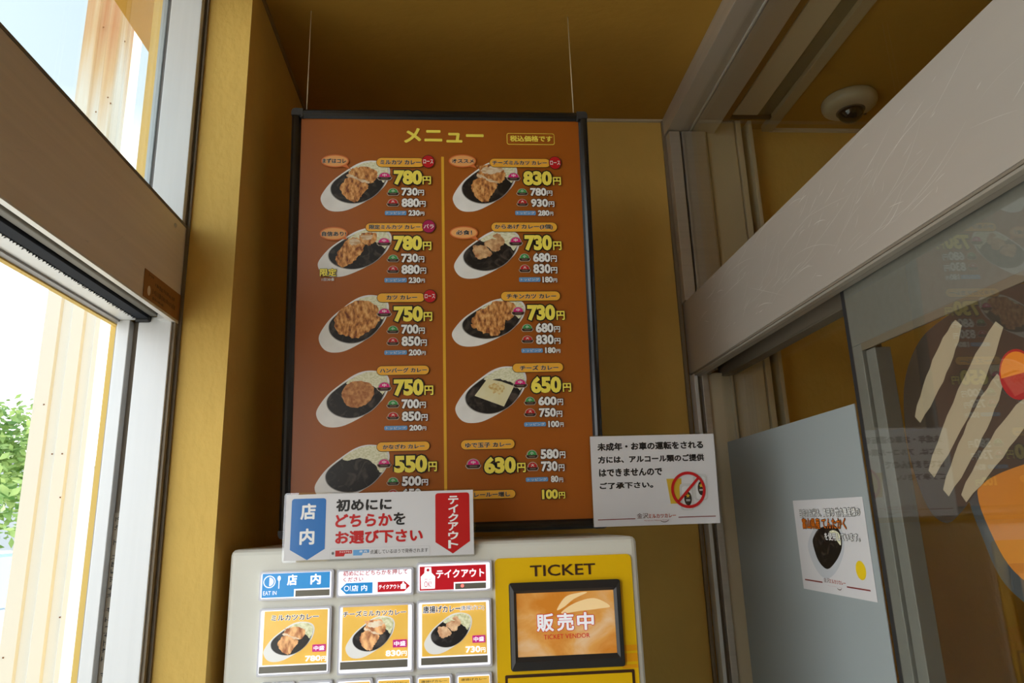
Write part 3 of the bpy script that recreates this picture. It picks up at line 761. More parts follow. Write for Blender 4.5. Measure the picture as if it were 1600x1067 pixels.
MB().box(0.548, 0.574, LY, LY + .014, 0.01, LT - .01, DARK, .002).build('rubber_edge', lf, 'dark rubber closing edge')
MB().box(0.5440, 0.5450, -0.29, LY - .002, 0.02, LT - .005, glass('leaf_glass', boost=1.7)).build('pane', lf)
# abstract window film: brown oval with cream bands, orange half disc below
pl = Plane((0.5472, 0.86 * .5472 / .56, Z0 + 0.211), (0, -1, 0), (0, 0, -1)); pl.n = Vector((-1, 0, 0))
m = MB()
BRN = mat('brown_window_film', (0.055, 0.038, 0.026), 0.45); CRM = mat('cream_window_film', (0.50, 0.40, 0.27), 0.5); ORF = mat('orange_window_film', (0.62, 0.21, 0.02), 0.45)
DRK = mat('charcoal_window_film', (0.06, 0.065, 0.07), 0.45); RDF = mat('red_window_film', lin(190, 30, 30), .45); AMF = mat('amber_window_film', lin(240, 140, 30), .45)
lobe = spline([(.010, .115), (.024, .06), (.062, .020), (.115, .004), (.19, -.002), (.27, .02), (.30, .09), (.27, .16), (.20, .17), (.13, .185), (.085, .215), (.055, .228), (.028, .212), (.012, .165)])
m.poly(pl, spline([(.10, .185), (.16, .15), (.24, .13), (.31, .19), (.30, .29), (.22, .325), (.135, .295), (.108, .245)]), .0002, DRK)
m.poly(pl, spline([(.115, .19), (.17, .155), (.24, .14), (.295, .19), (.285, .275), (.22, .305), (.15, .28), (.122, .24)]), .0004, ORF)
m.poly(pl, lobe, .0006, BRN)
bo = [.0008]
def band(a, b, w0, n=14):
    bo[0] += .0001
    L = math.hypot(b[0] - a[0], b[1] - a[1]); nx, ny = -(b[1] - a[1]) / L, (b[0] - a[0]) / L; up = []; dn = []
    for k in range(n + 1):
        t = k / n; ww = w0 * max(0.0, math.sin(math.pi * min(1, t * 1.0))) ** .55; bow = .012 * math.sin(math.pi * t); wob = .0008 * math.sin(k * 2.4)
        c = (a[0] + (b[0] - a[0]) * t - nx * -bow, a[1] + (b[1] - a[1]) * t - ny * bow * 1.0)
        up.append((c[0] + nx * (ww + wob), c[1] + ny * (ww + wob))); dn.append((c[0] - nx * (ww - wob), c[1] - ny * (ww - wob)))
    m.poly(pl, up[1:-1] + dn[::-1][1:-1], bo[0], CRM)
band((.026, .118), (.140, .010), .0135); band((.030, .186), (.20, .024), .0135); band((.052, .206), (.185, .078), .0125); band((.078, .212), (.235, .10), .0115)
m.poly(pl, ell((.176, .062, .222, .112)), .0014, RDF); m.poly(pl, [(.199 + .021 * math.cos(a_), .087 + .0225 * math.sin(a_)) for a_ in [math.pi + math.pi * i / 14 for i in range(15)]], .0016, AMF)
tag(m.build('window_decal'), 'brown oval window decal with cream slanted bands and orange disc on the sliding glass door', 'decal')

w3 = thing('window_3', 'fixed glass sidelight with frosted lower film behind the sliding door', 'window', (0.587, 1.2, 0), kind='structure')
MB().box(0.585, 0.590, 0.955, 1.51, 0.0, HB - .012, GLASS).build('pane', w3)
MB().box(0.5835, 0.5848, 0.997, 1.509, 0.01, Z0 + .153, FROST).build('frosted_film', w3, 'pale grey blue frosted film')

# shutter guide and ceiling slot in the shop
m = MB().box(0.607, 0.612, 1.502, 1.565, 0, CEIL - .012, SEAL).box(0.612, 0.684, 1.508, 1.565, 0, CEIL - .012, BEIGE, .002).box(0.6045, 0.6075, 1.500, 1.565, 0, CEIL - .012, BEIGE)
m.box(0.684, 0.687, 1.52, 1.565, 0, CEIL - .012, SEAL).box(0.687, 0.700, 1.505, 1.565, 0, CEIL - .012, BEIGE, .001).box(0.700, 0.719, 1.545, 1.565, 0, CEIL - .012, SLOT).box(0.719, 0.728, 1.505, 1.565, 0, CEIL - .012, BEIGE, .001)
tag(m.build('shutter_guide_rail'), 'beige steel shutter guide post with dark slot beyond the partition', 'shutter rail', kind='structure')
sh = thing('shutter_slot', 'beige and brown shutter slot housing running along the shop ceiling', 'shutter slot', (0.72, 0, CEIL), kind='structure')
m = MB().box(0.634, 0.648, YR, 1.50, CEIL - .012, CEIL, SLOT).box(0.648, 0.668, YR, 1.50, CEIL - .016, CEIL, mat('brown_trim_paint', (0.30, 0.15, 0.04), .6)).box(0.668, 0.674, YR, 1.50, CEIL - .005, CEIL, DARK)
m.box(0.773, 0.801, YR, 1.55, CEIL - .016, CEIL, mat('beige_trim', (0.42, 0.34, 0.20), .6), .001).box(0.668, 0.78, 1.49, 1.50, CEIL - .012, CEIL, SLOT).build('edge_strip', sh)
MB().box(0.674, 0.736, YR, 1.485, CEIL - .010, CEIL, BEIGE, .001).build('slot_cover', sh)
MB().box(0.736, 0.773, YR, 1.50, CEIL - .004, CEIL, mat('slot_grey', (0.20, 0.17, 0.10), .6)).build('slot', sh)

# dome camera
dc = thing('dome_camera', 'white dome security camera on the shop ceiling behind the glass', 'security camera', (0.938, 1.43, CEIL))
c = (0.938, 1.43, CEIL); CAMW = mat('ivory_plastic', (0.52, 0.46, 0.31), 0.4)
MB().lathe(c, [(.0001, -.0005), (.060, -.0005), (.0615, -.004), (.0615, -.014), (.059, -.020), (.050, -.027), (.032, -.032), (.029, -.031)], CAMW, 48).build('housing', dc)
MB().lathe(c, [(.033, -.0305), (.031, -.034), (.0285, -.034)], mat('dome_ring', (0.10, 0.08, 0.06), .4), 40).build('ring', dc)
MB().lathe(c, [(.0285, -.032)] + [(.0285 * math.cos(a_), -.034 - .026 * math.sin(a_)) for a_ in [math.pi / 2 * i / 10 for i in range(10)]] + [(.0002, -.060)], mat('smoked_dome', (0.012, 0.010, 0.009), 0.06, coat=.6), 40).build('dome', dc, 'dark smoked dome')
for a_, r_ in ((0.3, .046), (2.5, .057)):
    m = MB(); x, y = c[0] + r_ * math.cos(a_), c[1] + r_ * math.sin(a_); m.box(x - .003, x + .003, y - .002, y + .002, CEIL - .0305 + (r_ - .046) * 1.0, CEIL - .02, SLOT); m.build('screw_cap', dc)

# ------------------------------------------------------------------ hanging menu board
th = 0.068
O = Vector((-0.2939, 1.1675, Z0 + 0.7378)); EV = Vector((0, math.sin(th), -math.cos(th)))
MP = Plane(O, (1, 0, 0), EV); W_, H_ = 0.541, 0.755
mn = thing('menu_board', 'large orange brown menu board in black frame hung from two wires', 'menu board', MP.p(W_ / 2, H_))
sheet = MB().slab(MP, [(.006, .006), (W_ - .006, .006), (W_ - .006, H_ - .006), (.006, H_ - .006)], -.012, 0, BOARD).build('menu_sheet', mn)
def rail(p0, p1, wd):
    """snap-frame bar with a rounded top between two points of the board plane"""
    prof = [(-.5, -.010), (-.5, .003), (-.40, .0062), (-.2, .0078), (.05, .0074), (.3, .0050), (.5, .0012), (.5, -.001)]
    d = Vector((p1[0] - p0[0], p1[1] - p0[1])).normalized(); nx, ny = -d.y, d.x; mb = MB(); vs = []
    for q in (p0, p1): vs += [MP.p(q[0] + nx * a * wd, q[1] + ny * a * wd, h) for a, h in prof]
    n = len(prof); mb.add(vs, [(i, i + 1, n + i + 1, n + i) for i in range(n - 1)] + [tuple(range(n)), tuple(range(2 * n - 1, n - 1, -1))], FRAMEB, False)
    return mb.build('frame_rail', mn)
wd = .0165
rail((W_ - .012, wd / 2), (.012, wd / 2), -wd); rail((.012, H_ - wd / 2), (W_ - .012, H_ - wd / 2), -wd)
rail((wd / 2, .012), (wd / 2, H_ - .012), -wd); rail((W_ - wd / 2, H_ - .012), (W_ - wd / 2, .012), -wd)
for cu, cv, su, sv in ((0, 0, 1, 1), (W_, 0, -1, 1), (W_, H_, -1, -1), (0, H_, 1, -1)):
    pts = [(cu + su * a, cv + sv * b) for a, b in ((.020, 0), (.006, 0), (.002, .0015), (0, .006), (0, .013), (.0172, .013), (.0172, .0172), (.020, .0172))]
    MB().slab(MP, pts, -.011, .0084, CAPM).build('corner_cap', mn, 'grey black plastic corner cap')
for u in (.0255, .5165):
    q = MP.p(u, .004, .001); MB().tube([q, (q.x, q.y + .001, CEIL)], .0009, WIREM, 8).build('hanging_wire', mn, 'thin clear hanging wire')

def dish(mb, pl, b, kind, o, lit=None):
    """one printed dish: oval plate, black curry, cabbage and its topping; b is the plate's box on the plane"""
    M_ = lambda k: (lit or {}).get(k, k)
    sx, sy = b[2] - b[0], b[3] - b[1]
    T = lambda pts: [(b[0] + u * sx, b[1] + v * sy) for u, v in pts]
    plate = [(0, .74), (.036, .88), (.12, .975), (.245, 1), (.40, .964), (.62, .826), (.805, .657), (.93, .487), (.99, .318), (.997, .17), (.945, .064), (.82, .01), (.665, .006), (.51, .074), (.34, .222), (.168, .40), (.05, .593)]
    curry = [(.145, .55), (.175, .678), (.277, .784), (.432, .837), (.588, .816), (.743, .72), (.868, .56), (.94, .37), (.945, .22), (.88, .12), (.72, .07), (.55, .11), (.40, .21), (.27, .33), (.18, .44)]
    g = [(.5 + (u - .5) * 1.03, .45 + (v - .45) * 1.03) for u, v in curry]
    mb.poly(pl, spline(T(plate), 4), o, M_(PLATEP)); mb.poly(pl, spline(T(g), 4), o + .0002, M_(PLATED)); mb.poly(pl, spline(T(curry), 4), o + .0004, M_(CURRYP))
    cab = [(.40, .225), (.52, .11), (.68, .035), (.84, .035), (.945, .11), (.97, .23), (.945, .36), (.90, .43), (.84, .34), (.74, .27), (.60, .23), (.48, .25)]
    if kind == 'pl': cab = [(.36, .245), (.52, .10), (.68, .03), (.85, .03), (.95, .11), (.975, .25), (.95, .42), (.90, .50), (.86, .47), (.80, .36), (.70, .27), (.58, .24), (.46, .27)]
    rg = random.Random(len(kind) + ord(kind[-1])); ragged = []
    for i, q in enumerate(spline(cab, 4)): ragged.append((q[0] + rg.uniform(-.008, .008), q[1] + rg.uniform(-.012, .012)))
    mb.poly(pl, T(ragged), o + .0006, M_(CABBP))
    def food(pts, m, lvl, jag=.012):
        q = spline(pts, 5); mb.poly(pl, T([(u + rg.uniform(-jag, jag), v + rg.uniform(-jag, jag) * 1.3) for u, v in q]), o + lvl, M_(m))
    if kind in ('k1', 'k2'):
        hi = .06 if kind == 'k2' else 0
        food([(.37, .16 - hi), (.43, .20), (.36, .30), (.47, .37), (.60, .44), (.74, .44), (.80, .35), (.82, .28), (.79, .20), (.70, .145 - hi), (.56, .135 - hi), (.44, .17 - hi)], FRYP, .0008)
        food([(.38, .28), (.45, .29), (.55, .36), (.68, .41), (.70, .45), (.58, .44), (.46, .39), (.38, .33)], CUTP, .0010, .008)
        food([(.28, .55), (.34, .40), (.43, .34), (.54, .40), (.68, .48), (.67, .56), (.60, .68), (.53, .80), (.45, .81), (.35, .72)], FRYP, .0012)
        if kind == 'k2': food([(.44, .20), (.55, .13), (.72, .12), (.78, .20), (.66, .26), (.50, .27)], CUTP, .0014, .012)
    elif kind == 'k3':
        food([(.55, .19), (.64, .10), (.77, .11), (.80, .21), (.72, .35), (.63, .34)], FRYP, .0008)
        food([(.58, .18), (.66, .14), (.74, .17), (.70, .25), (.62, .25)], CUTP, .0010)
        food([(.24, .63), (.30, .44), (.39, .27), (.50, .20), (.61, .30), (.62, .44), (.53, .63), (.42, .76), (.33, .81), (.26, .73)], FRYP, .0012)
        food([(.42, .27), (.50, .23), (.58, .30), (.52, .36), (.44, .36)], CUTP, .0014)
    elif kind == 'kc':
        food([(.22, .43), (.32, .24), (.51, .12), (.70, .11), (.84, .22), (.88, .38), (.82, .54), (.68, .66), (.55, .76), (.41, .72), (.26, .64)], FRYP, .0008)
    elif kind == 'kk':
        food([(.27, .56), (.32, .32), (.47, .18), (.60, .07), (.78, .07), (.87, .18), (.82, .41), (.72, .49), (.70, .63), (.58, .77), (.43, .72), (.32, .63)], FRYP, .0008, .02)
    elif kind == 'ka':
        food([(.58, .15), (.65, .08), (.73, .15), (.76, .28), (.71, .32), (.65, .21)], FRYLP, .0008); food([(.45, .29), (.53, .21), (.67, .21), (.71, .35), (.63, .46), (.51, .37)], FRYLP, .0010); food([(.29, .40), (.32, .33), (.47, .345), (.57, .48), (.51, .57), (.365, .61), (.30, .51)], FRYLP, .0012)
    elif kind == 'kh':
        food([(.345, .43), (.38, .29), (.49, .20), (.64, .19), (.76, .27), (.79, .40), (.74, .54), (.64, .63), (.51, .66), (.40, .59)], PATTYP, .0008, .006)
    elif kind == 'ch':
        mb.poly(pl, T([(.27, .52), (.45, .22), (.64, .27), (.825, .36), (.675, .72)]), o + .0008, M_(CHEESEP)); food([(.48, .34), (.58, .30), (.68, .36), (.64, .48), (.52, .47)], BROWNEDP, .0010, .02)

letters = MB()
BO = .0004
def icon(mb, b, ch, m):
    u0, v0, u1, v1 = b; w, h = u1 - u0, v1 - v0; X = lambda a, c: (u0 + a * w, v0 + c * h)
    dome = [X(.5 + .36 * math.cos(a_), .60 - .52 * math.sin(a_)) for a_ in [math.pi * i / 14 for i in range(15)]]
    out = [X(.5 + .42 * math.cos(a_), .58 - .58 * math.sin(a_)) for a_ in [math.pi * i / 14 for i in range(15)]] + [X(0, .62), X(.02, .80), X(.14, 1), X(.86, 1), X(.98, .80), X(1, .62)]
    mb.poly(MP, out, BO + .0014, mat('print_pale_outline', (0.55, 0.47, 0.38), .5))
    mb.poly(MP, [X(.05, .60), X(.95, .60), X(.93, .80), X(.82, .94), X(.18, .94), X(.07, .80)], BO + .0016, PILLD); mb.poly(MP, dome, BO + .0018, m)
    mb.text(MP, ch, (*X(.36, .20), *X(.64, .54)), BO + .0020, WHITEP, .02); mb.rect(MP, (*X(.26, .70), *X(.74, .80)), BO + .0020, mat('print_dim_grey', (0.20, 0.15, 0.12), .5))
for kind, s, b in MENU:
    if kind == 'pill':
        r = (b[3] - b[1]) / 2; letters.poly(MP, rrect(grow(b, .0009), r + .0009), BO + .0016, PILLD); letters.poly(MP, rrect(b, r), BO + .0018, PILLP)
    elif kind == 'name': letters.text(MP, s, b, BO + .0026, BLACKP, .026, .034, CREAMP)
    elif kind == 'title': letters.text(MP, s, b, BO + .0006, YELP, .035)
    elif kind in ('redspot', 'crimsonspot'):
        letters.poly(MP, ell(grow(b, .001)), BO + .0020, PILLD); letters.poly(MP, ell(b), BO + .0022, REDP if kind == 'redspot' else CRIMP)
    elif kind == 'white': letters.text(MP, s, b, BO + .0026, WHITEP, .015)
    elif kind == 'bubble':
        cx, cy = (b[0] + b[2]) / 2, (b[1] + b[3]) / 2; t = s
        for g_, mm, o_ in ((0, BUBBLE_E, .0018), (-.0022, BUBBLE, .0020)):
            bb = grow(b, g_); letters.poly(MP, ell(bb), BO + o_, mm)
        letters.poly(MP, [(cx + .008, b[3] - .0035), (b[2] - .0045, cy + .006), t], BO + .00175, BUBBLE_E)
    elif kind.startswith('icon'): icon(letters, b, kind[-1], {'中': PINKP, '小': GREENP, '大': REDP}[kind[-1]])
    elif kind == 'big': letters.text(MP, s, b, BO + .0024, YELP, .055 if s != '円' else .03, .06 if s != '円' else .05, BLACKP)
    elif kind == 'price': letters.text(MP, s, b, BO + .0024, WHITEP, .045 if s != '円' else .025, .05, PILLD)
    elif kind == 'limit': letters.text(MP, s, b, BO + .0026, YELP, .035, .05, BLACKP)
    elif kind == 'tag':
        letters.poly(MP, rrect(b, .002), BO + .0016, SKYP); h = b[3] - b[1]; w = b[2] - b[0]; letters.text(MP, 'トッピング', (b[0] + .08 * w, b[1] + .2 * h, b[2] - .06 * w, b[3] - .18 * h), BO + .0024, WHITEP, .02, .05, BLUEP)
    elif kind == 'taxbox':
        letters.poly(MP, rrect(b, .004), BO, YELP); letters.poly(MP, rrect(grow(b, -.0011), .003), BO + .0002, BOARD)
    elif kind == 'rule': letters.rect(MP, b, BO, GOLDP)
letters.build('lettering', sheet)
for kd, b in DISHES:
    mb = MB(); dish(mb, MP, b, kd, BO + .0002); mb.build('dish_picture', sheet)

# ------------------------------------------------------------------ ticket machine
TX, TY, TZ = -0.334, 1.10, Z0 - 0.027
TP = Plane((TX, TY, TZ), (1, 0, 0), (0, 0, -1))
tm = thing('ticket_machine', 'cream white ticket vending machine with lit menu buttons and yellow panel', 'ticket machine', (TX + .3, TY + .18, 0))
MB().box(TX, TX + .602, TY, TY + .36, 0.0, TZ, BODYM, .009, 3).build('body', tm)
LW = mat('lit_white', (0.90, 0.91, 0.97), .3, emit=.36, coat=.3); LB = mat('lit_blue', lin(36, 138, 205), .3, emit=.22, coat=.2); LR = mat('lit_red', lin(198, 24, 40), .3, emit=.15, coat=.2)
LY_ = two_tone('lit_amber', lin(232, 184, 76), lin(238, 196, 104), 18, lo=.3, hi=.7, rough=.3, emit=.2, coat=.25); LM = mat('lit_magenta', lin(205, 50, 140), .3, emit=.15)
LD = mat('button_display', (0.19, 0.18, 0.15), .25, coat=.3)
LITD = {PLATEP: mat('lit_plate', (0.80, 0.80, 0.78), .3, emit=.16, coat=.2), PLATED: mat('lit_rim', (0.42, .42, .42), .3, emit=.1), CURRYP: two_tone('lit_curry', (.02, .02, .022), (.13, .12, .12), 60, lo=.5, hi=.75, rough=.3, emit=.06, coat=.2),
        CABBP: two_tone('lit_cabbage', (.55, .56, .3), (.82, .82, .58), 260, lo=.35, hi=.6, emit=.16), FRYP: two_tone('lit_cutlet', (.30, .10, .04), (.82, .46, .20), 90, stretch=(1.5, 1, .75), lo=.36, hi=.62, emit=.3, rot=(0, .6, 0)),
        FRYLP: two_tone('lit_chicken', (.55, .25, .12), (.86, .60, .36), 110, lo=.35, hi=.65, emit=.16), CUTP: two_tone('lit_cut', (.75, .5, .3), (.9, .78, .6), 140, lo=.35, hi=.6, emit=.16)}
def button(b, label):
    """clear framed push button; returns the part that carries its print"""
    mb = MB(); bb = grow(b, -.0006)
    mb.slab(TP, rrect(bb, .0025), -.001, .006, BTNM); mb.slab(TP, rrect(grow(bb, -.0028), .002), .0055, .0072, LW)
    return mb.build('button', tm, label)
def face(btn): return MB()
K = .0076
b = button(MC['b1'], 'lit blue eat in button'); m = MB(); q = MC['b1blue']; nt_ = MC['b1notch']
m.rect(TP, q, K, LB); m.rect(TP, (nt_[0] - .002, nt_[1] - .002, q[2] + .0022, q[3] + .0016), K + .0002, LW); m.rect(TP, (nt_[0], nt_[1], nt_[2] - .001, nt_[3] - .0004), K + .0004, LD)
m.text(TP, '店', MC['b1t1'], K + .0004, LW, .035); m.text(TP, '内', MC['b1t2'], K + .0004, LW, .035); m.text(TP, 'EAT IN', MC['b1en'], K + .0004, LW, 0)
i_ = MC['b1ic']; m.poly(TP, ell(i_), K + .0004, LW); m.poly(TP, ell(grow(i_, -.0013)), K + .0006, LB); m.poly(TP, [p_ for p_ in ell(grow(i_, -.0026)) if p_[0] >= (i_[0] + i_[2]) / 2 - .0001], K + .0008, LW)
s_ = MC['b1sp']; cx = (s_[0] + s_[2]) / 2; m.poly(TP, ell((s_[0], s_[1], s_[2], s_[1] + .007)), K + .0004, LW); m.rect(TP, (cx - .0006, s_[1] + .006, cx + .0006, s_[3]), K + .0004, LW)
m.build('button_print', b)
b = button(MC['b2'], 'lit white instruction panel with blue and red arrows'); m = MB()
m.text(TP, '初めににどちらかを押して', (.1644, .0350, .2571, .0422), K + .0003, REDP, .012); m.text(TP, 'ください', (.1648, .0438, .1933, .0500), K + .0003, REDP, .012)
a_ = MC['b2la']; cy = (a_[1] + a_[3]) / 2; m.poly(TP, [(a_[0], cy), (a_[0] + .008, a_[1]), (a_[2], a_[1]), (a_[2], a_[3]), (a_[0] + .008, a_[3])], K, LB); m.text(TP, '店 内', MC['b2lt'], K + .0003, LW, .02)
m.poly(TP, ell((a_[0] + .005, cy - .004, a_[0] + .0125, cy + .0035)), K + .0003, LW); m.poly(TP, ell((a_[0] + .006, cy - .003, a_[0] + .0115, cy + .0025)), K + .0005, LB); m.rect(TP, (a_[0] + .0136, cy - .004, a_[0] + .0144, cy + .0035), K + .0003, LW)
a_ = MC['b2ra']; cy = (a_[1] + a_[3]) / 2; m.poly(TP, [(a_[2], cy), (a_[2] - .008, a_[1]), (a_[0], a_[1]), (a_[0], a_[3]), (a_[2] - .008, a_[3])], K, LR); m.text(TP, 'テイクアウト', MC['b2rt'], K + .0003, LW, .03)
g_ = MC['b2bag']; m.poly(TP, [(g_[0], g_[1] + .004), (g_[0] + .0025, g_[1] + .0025), (g_[0] + .003, g_[1]), (g_[2] - .003, g_[1]), (g_[2] - .0025, g_[1] + .0025), (g_[2], g_[1] + .004), (g_[2], g_[3]), (g_[0], g_[3])], K + .0003, LW)
m.build('button_print', b)
b = button(MC['b3'], 'lit red take out button'); m = MB(); q = MC['b3red']; nt_ = MC['b3notch']
m.rect(TP, q, K, LR); m.rect(TP, (nt_[0] - .002, nt_[1] - .002, q[2] + .0014, q[3] + .0014), K + .0002, LW); m.rect(TP, (nt_[0], nt_[1], nt_[2] - .0008, nt_[3] - .0004), K + .0004, LD)
m.text(TP, 'テイクアウト', MC['b3t'], K + .0004, LW, .03)
g_ = MC['b3bag']; w_ = g_[2] - g_[0]; m.poly(TP, [(g_[0], g_[1] + .013), (g_[0] + .25 * w_, g_[1] + .008), (g_[0] + .28 * w_, g_[1]), (g_[2] - .28 * w_, g_[1]), (g_[2] - .25 * w_, g_[1] + .008), (g_[2], g_[1] + .013), (g_[2] - .0005, g_[3]), (g_[0] + .0005, g_[3])], K + .0004, LW)
m.poly(TP, ell((g_[0] + .4 * w_, g_[1] + .002, g_[2] - .4 * w_, g_[1] + .006)), K + .0006, LR)
m.text(TP, 'OK!', MC['b3ok'], K + .0006, LR, -.005); m.text(TP, 'TAKE OUT', (g_[0] + .2 * w_, g_[1] + .0155, g_[2] - .2 * w_, g_[1] + .0178), K + .0006, LR, -.005)
m.poly(TP, ell(MC['b3led']), K + .0006, mat('red_led', (1.0, .12, .10), .3, emit=1.0))
m.build('button_print', b)
for n, title, t2, price, kd, lab in ((4, 'ミルカツカレー', None, '780', 'k1', 'lit 780 yen cutlet curry button'), (5, 'チーズミルカツカレー', None, '830', 'k2', 'lit 830 yen cheese cutlet curry button'), (6, '唐揚げカレー', '(唐揚げ3コ)', '730', 'ka', 'lit 730 yen fried chicken curry button')):
    g = lambda s: MC['b%d%s' % (n, s)]
    b = button(g(''), lab); m = MB(); m.rect(TP, g('pic'), K, LY_); m.rect(TP, g('n'), K + .0002, LD)
    dish(m, TP, g('d'), kd, K + .0002, LITD)
    tb = list(g('t')); 
    m.text(TP, title, tb, K + .0022, BLACKP, .022, .05, LW)
    if t2: m.text(TP, t2, g('t2'), K + .0022, BLACKP, .0, .05, LW)
    m.rect(TP, g('m'), K + .0020, LM); w_ = g('m'); m.text(TP, '中盛', grow(w_, -.0018), K + .0022, LW, .02)
    m.text(TP, price, g('p'), K + .0022, LW, .035); m.text(TP, '円', g('y'), K + .0022, LW, .02)
    m.build('button_print', b)
xs = [.0545, .1055, .1578, .2128, .2690, .3250]; xe = [.1020, .1535, .2095, .2650, .3212, .3775]
names = ['ミルカツカレー', 'ミルカツカレー', 'チーズミルカツカレー', 'チーズミルカツカレー', '唐揚げカレー', '唐揚げカレー']
for i in range(6):
    b = button((xs[i], .1795, xe[i], .226), None); m = MB()
    m.rect(TP, (xs[i] + .0045, .1842, xe[i] - .0045, .214), K, LY_); m.rect(TP, (xs[i] + .0045, .216, xe[i] - .0045, .2215), K, LD)
    m.text(TP, names[i], (xs[i] + .008, .1862, xe[i] - .008, .1895), K + .0004, BLACKP, .0); m.build('button_print', b)
    for r_ in range(3):
        y0 = .232 + r_ * .052; mb = MB(); mb.slab(TP, rrect((xs[i], y0, xe[i], y0 + .046), .0025), -.001, .006, BTNM); mb.rect(TP, (xs[i] + .0045, y0 + .004, xe[i] - .0045, y0 + .041), .0064, LY_); mb.build('button', tm)
# yellow panel, display, change plate
YP = (.3850, .0257, .5905, .62)
m = MB().slab(TP, rrect(YP, .007), -.001, .0022, MYEL); m.rect(TP, (.567, .153, .5903, .161), .0026, MORG); m.rect(TP, (.567, .1645, .5903, .1755), .0026, MORG); m.rect(TP, (.567, .1795, .5903, .1845), .0026, MORG)
m.text(TP, 'TICKET', MC['tick'], .0028, MBROWN, .012)
pn = m.build('front_panel', tm, 'yellow front panel with brown lettering')
m = MB().slab(TP, rrect((.396, .1860, .584, .52), .002), .0022, .0030, MBROWN); m.slab(TP, rrect((.3997, .1900, .5800, .516), .001), .0030, .0036, MYEL); m.build('coin_plate', pn, 'yellow plate outlined in brown')
bz, sr = (.4047, .0608, .5703, .1808), (.4150, .0754, .5592, .1620)
m = MB(); A = [(bz[0], bz[1]), (bz[2], bz[1]), (bz[2], bz[3]), (bz[0], bz[3])]
ob = rrect(bz, .004); S4 = [(sr[0], sr[1]), (sr[2], sr[1]), (sr[2], sr[3]), (sr[0], sr[3])]; I4 = [(sr[0] - .004, sr[1] - .004), (sr[2] + .004, sr[1] - .004), (sr[2] + .004, sr[3] + .006), (sr[0] - .004, sr[3] + .006)]
BZ = mat('black_bezel_plastic', (0.028, 0.027, 0.028), .35)
m.slab(TP, ob, .002, .007, BZ)
O4 = [(bz[0] + .001, bz[1] + .001), (bz[2] - .001, bz[1] + .001), (bz[2] - .001, bz[3] - .001), (bz[0] + .001, bz[3] - .001)]
for i in range(4):
    j = (i + 1) % 4; m.add([TP.p(*O4[i], .0072), TP.p(*O4[j], .0072), TP.p(*I4[j], .0125), TP.p(*I4[i], .0125)], [(3, 2, 1, 0)], BZ); m.add([TP.p(*I4[i], .0125), TP.p(*I4[j], .0125), TP.p(*S4[j], .0086), TP.p(*S4[i], .0086)], [(3, 2, 1, 0)], BZ)
dsp = m.build('display', tm, 'black framed display screen')
SCRM = two_tone('lit_screen', lin(206, 128, 44), lin(228, 196, 156), 11, stretch=(1, 1, 1.6), lo=.34, hi=.66, rough=.25, emit=.16, rot=(0, .7, 0), distortion=.8, coat=.3, c2=lin(222, 160, 84))
m = MB().rect(TP, sr, .0080, SCRM)
PALE = mat('screen_pale_swoosh', lin(236, 204, 150), .3, emit=.2)
m.poly(TP, spline([(.480, .105), (.500, .092), (.530, .086), (.553, .098), (.535, .101), (.508, .103)], 6), .0081, PALE)
m.poly(TP, spline([(.474, .100), (.487, .083), (.505, .078), (.520, .0775), (.500, .086), (.484, .097)], 6), .0081, PALE)
x0, y0, x1, y1 = MC['han']; w_ = (x1 - x0)
for i, ch in enumerate('販売中'): m.text(TP, ch, (x0 + w_ * i / 3 + .001, y0 + .001, x0 + w_ * (i + 1) / 3 - .0035, y1 - .001), .0086, mat('screen_white', (0.80, 0.80, 0.84), .3, emit=.22), .03, .035, LR)
m.text(TP, 'TICKET VENDOR', MC['ven'], .0086, LR, .0)
m.build('screen', dsp)

# ------------------------------------------------------------------ laminated signs
SP = Plane((-0.258, 1.092, Z0 + 0.054), (1, 0, 0), (0, 0, -1))
m = MB(); m.slab(SP, rrect((0, .0028, .2815, .1018), .004), -.0006, 0, LAMI); m.rect(SP, (.003, .0055, .2785, .0990), .0002, PAPER)
lm_ = MB(); B_ = mat('sign_blue', lin(20, 112, 190), .35, coat=.25); R_ = mat('sign_red', lin(198, 28, 30), .35, coat=.25); K_ = mat('sign_black', (.014, .012, .012), .4, coat=.2)
s_ = m.build('sheet'); tag(s_, 'long laminated sign with blue and red arrows taped on top of the ticket machine', 'sign'); s_.name = 'laminated_sign'
def banner(x0, y0, x1, ym, y1, m_):
    pts = rrect((x0, y0, x1, y1), .004); pts = [p_ for p_ in pts if p_[1] < ym]
    a = [p_ for p_ in pts if p_[0] > (x0 + x1) / 2]; c = [p_ for p_ in pts if p_[0] <= (x0 + x1) / 2]
    lm_.poly(SP, a + [(x1, ym), ((x0 + x1) / 2, y1), (x0, ym)] + c, .0004, m_)
banner(.0112, .0115, .0610, .0840, .0988, B_); banner(.2219, .0092, .2728, .0800, .0968, R_)
lm_.text(SP, '店', ST['t1'], .0006, WHITEP, .035); lm_.text(SP, '内', ST['t2'], .0006, WHITEP, .035)
lm_.text(SP, '初めにに', ST['l1'], .0005, K_, .04); lm_.text(SP, 'どちらか', ST['l2'], .0005, R_, .04); lm_.text(SP, 'を', ST['l2b'], .0005, K_, .03); lm_.text(SP, 'お選び下さい', ST['l3'], .0005, R_, .04)
for ch, bb in zip('テイクアウト', ST['v']): lm_.text(SP, ch, bb, .0006, WHITEP, .035)
lm_.poly(SP, rrect((.0686, .0842, .2137, .0985), .002), .0004, GREYP); lm_.poly(SP, rrect((.0689, .0845, .2134, .0982), .002), .0005, PAPER)
lm_.text(SP, '※', ST['nm'], .0007, K_, .0)
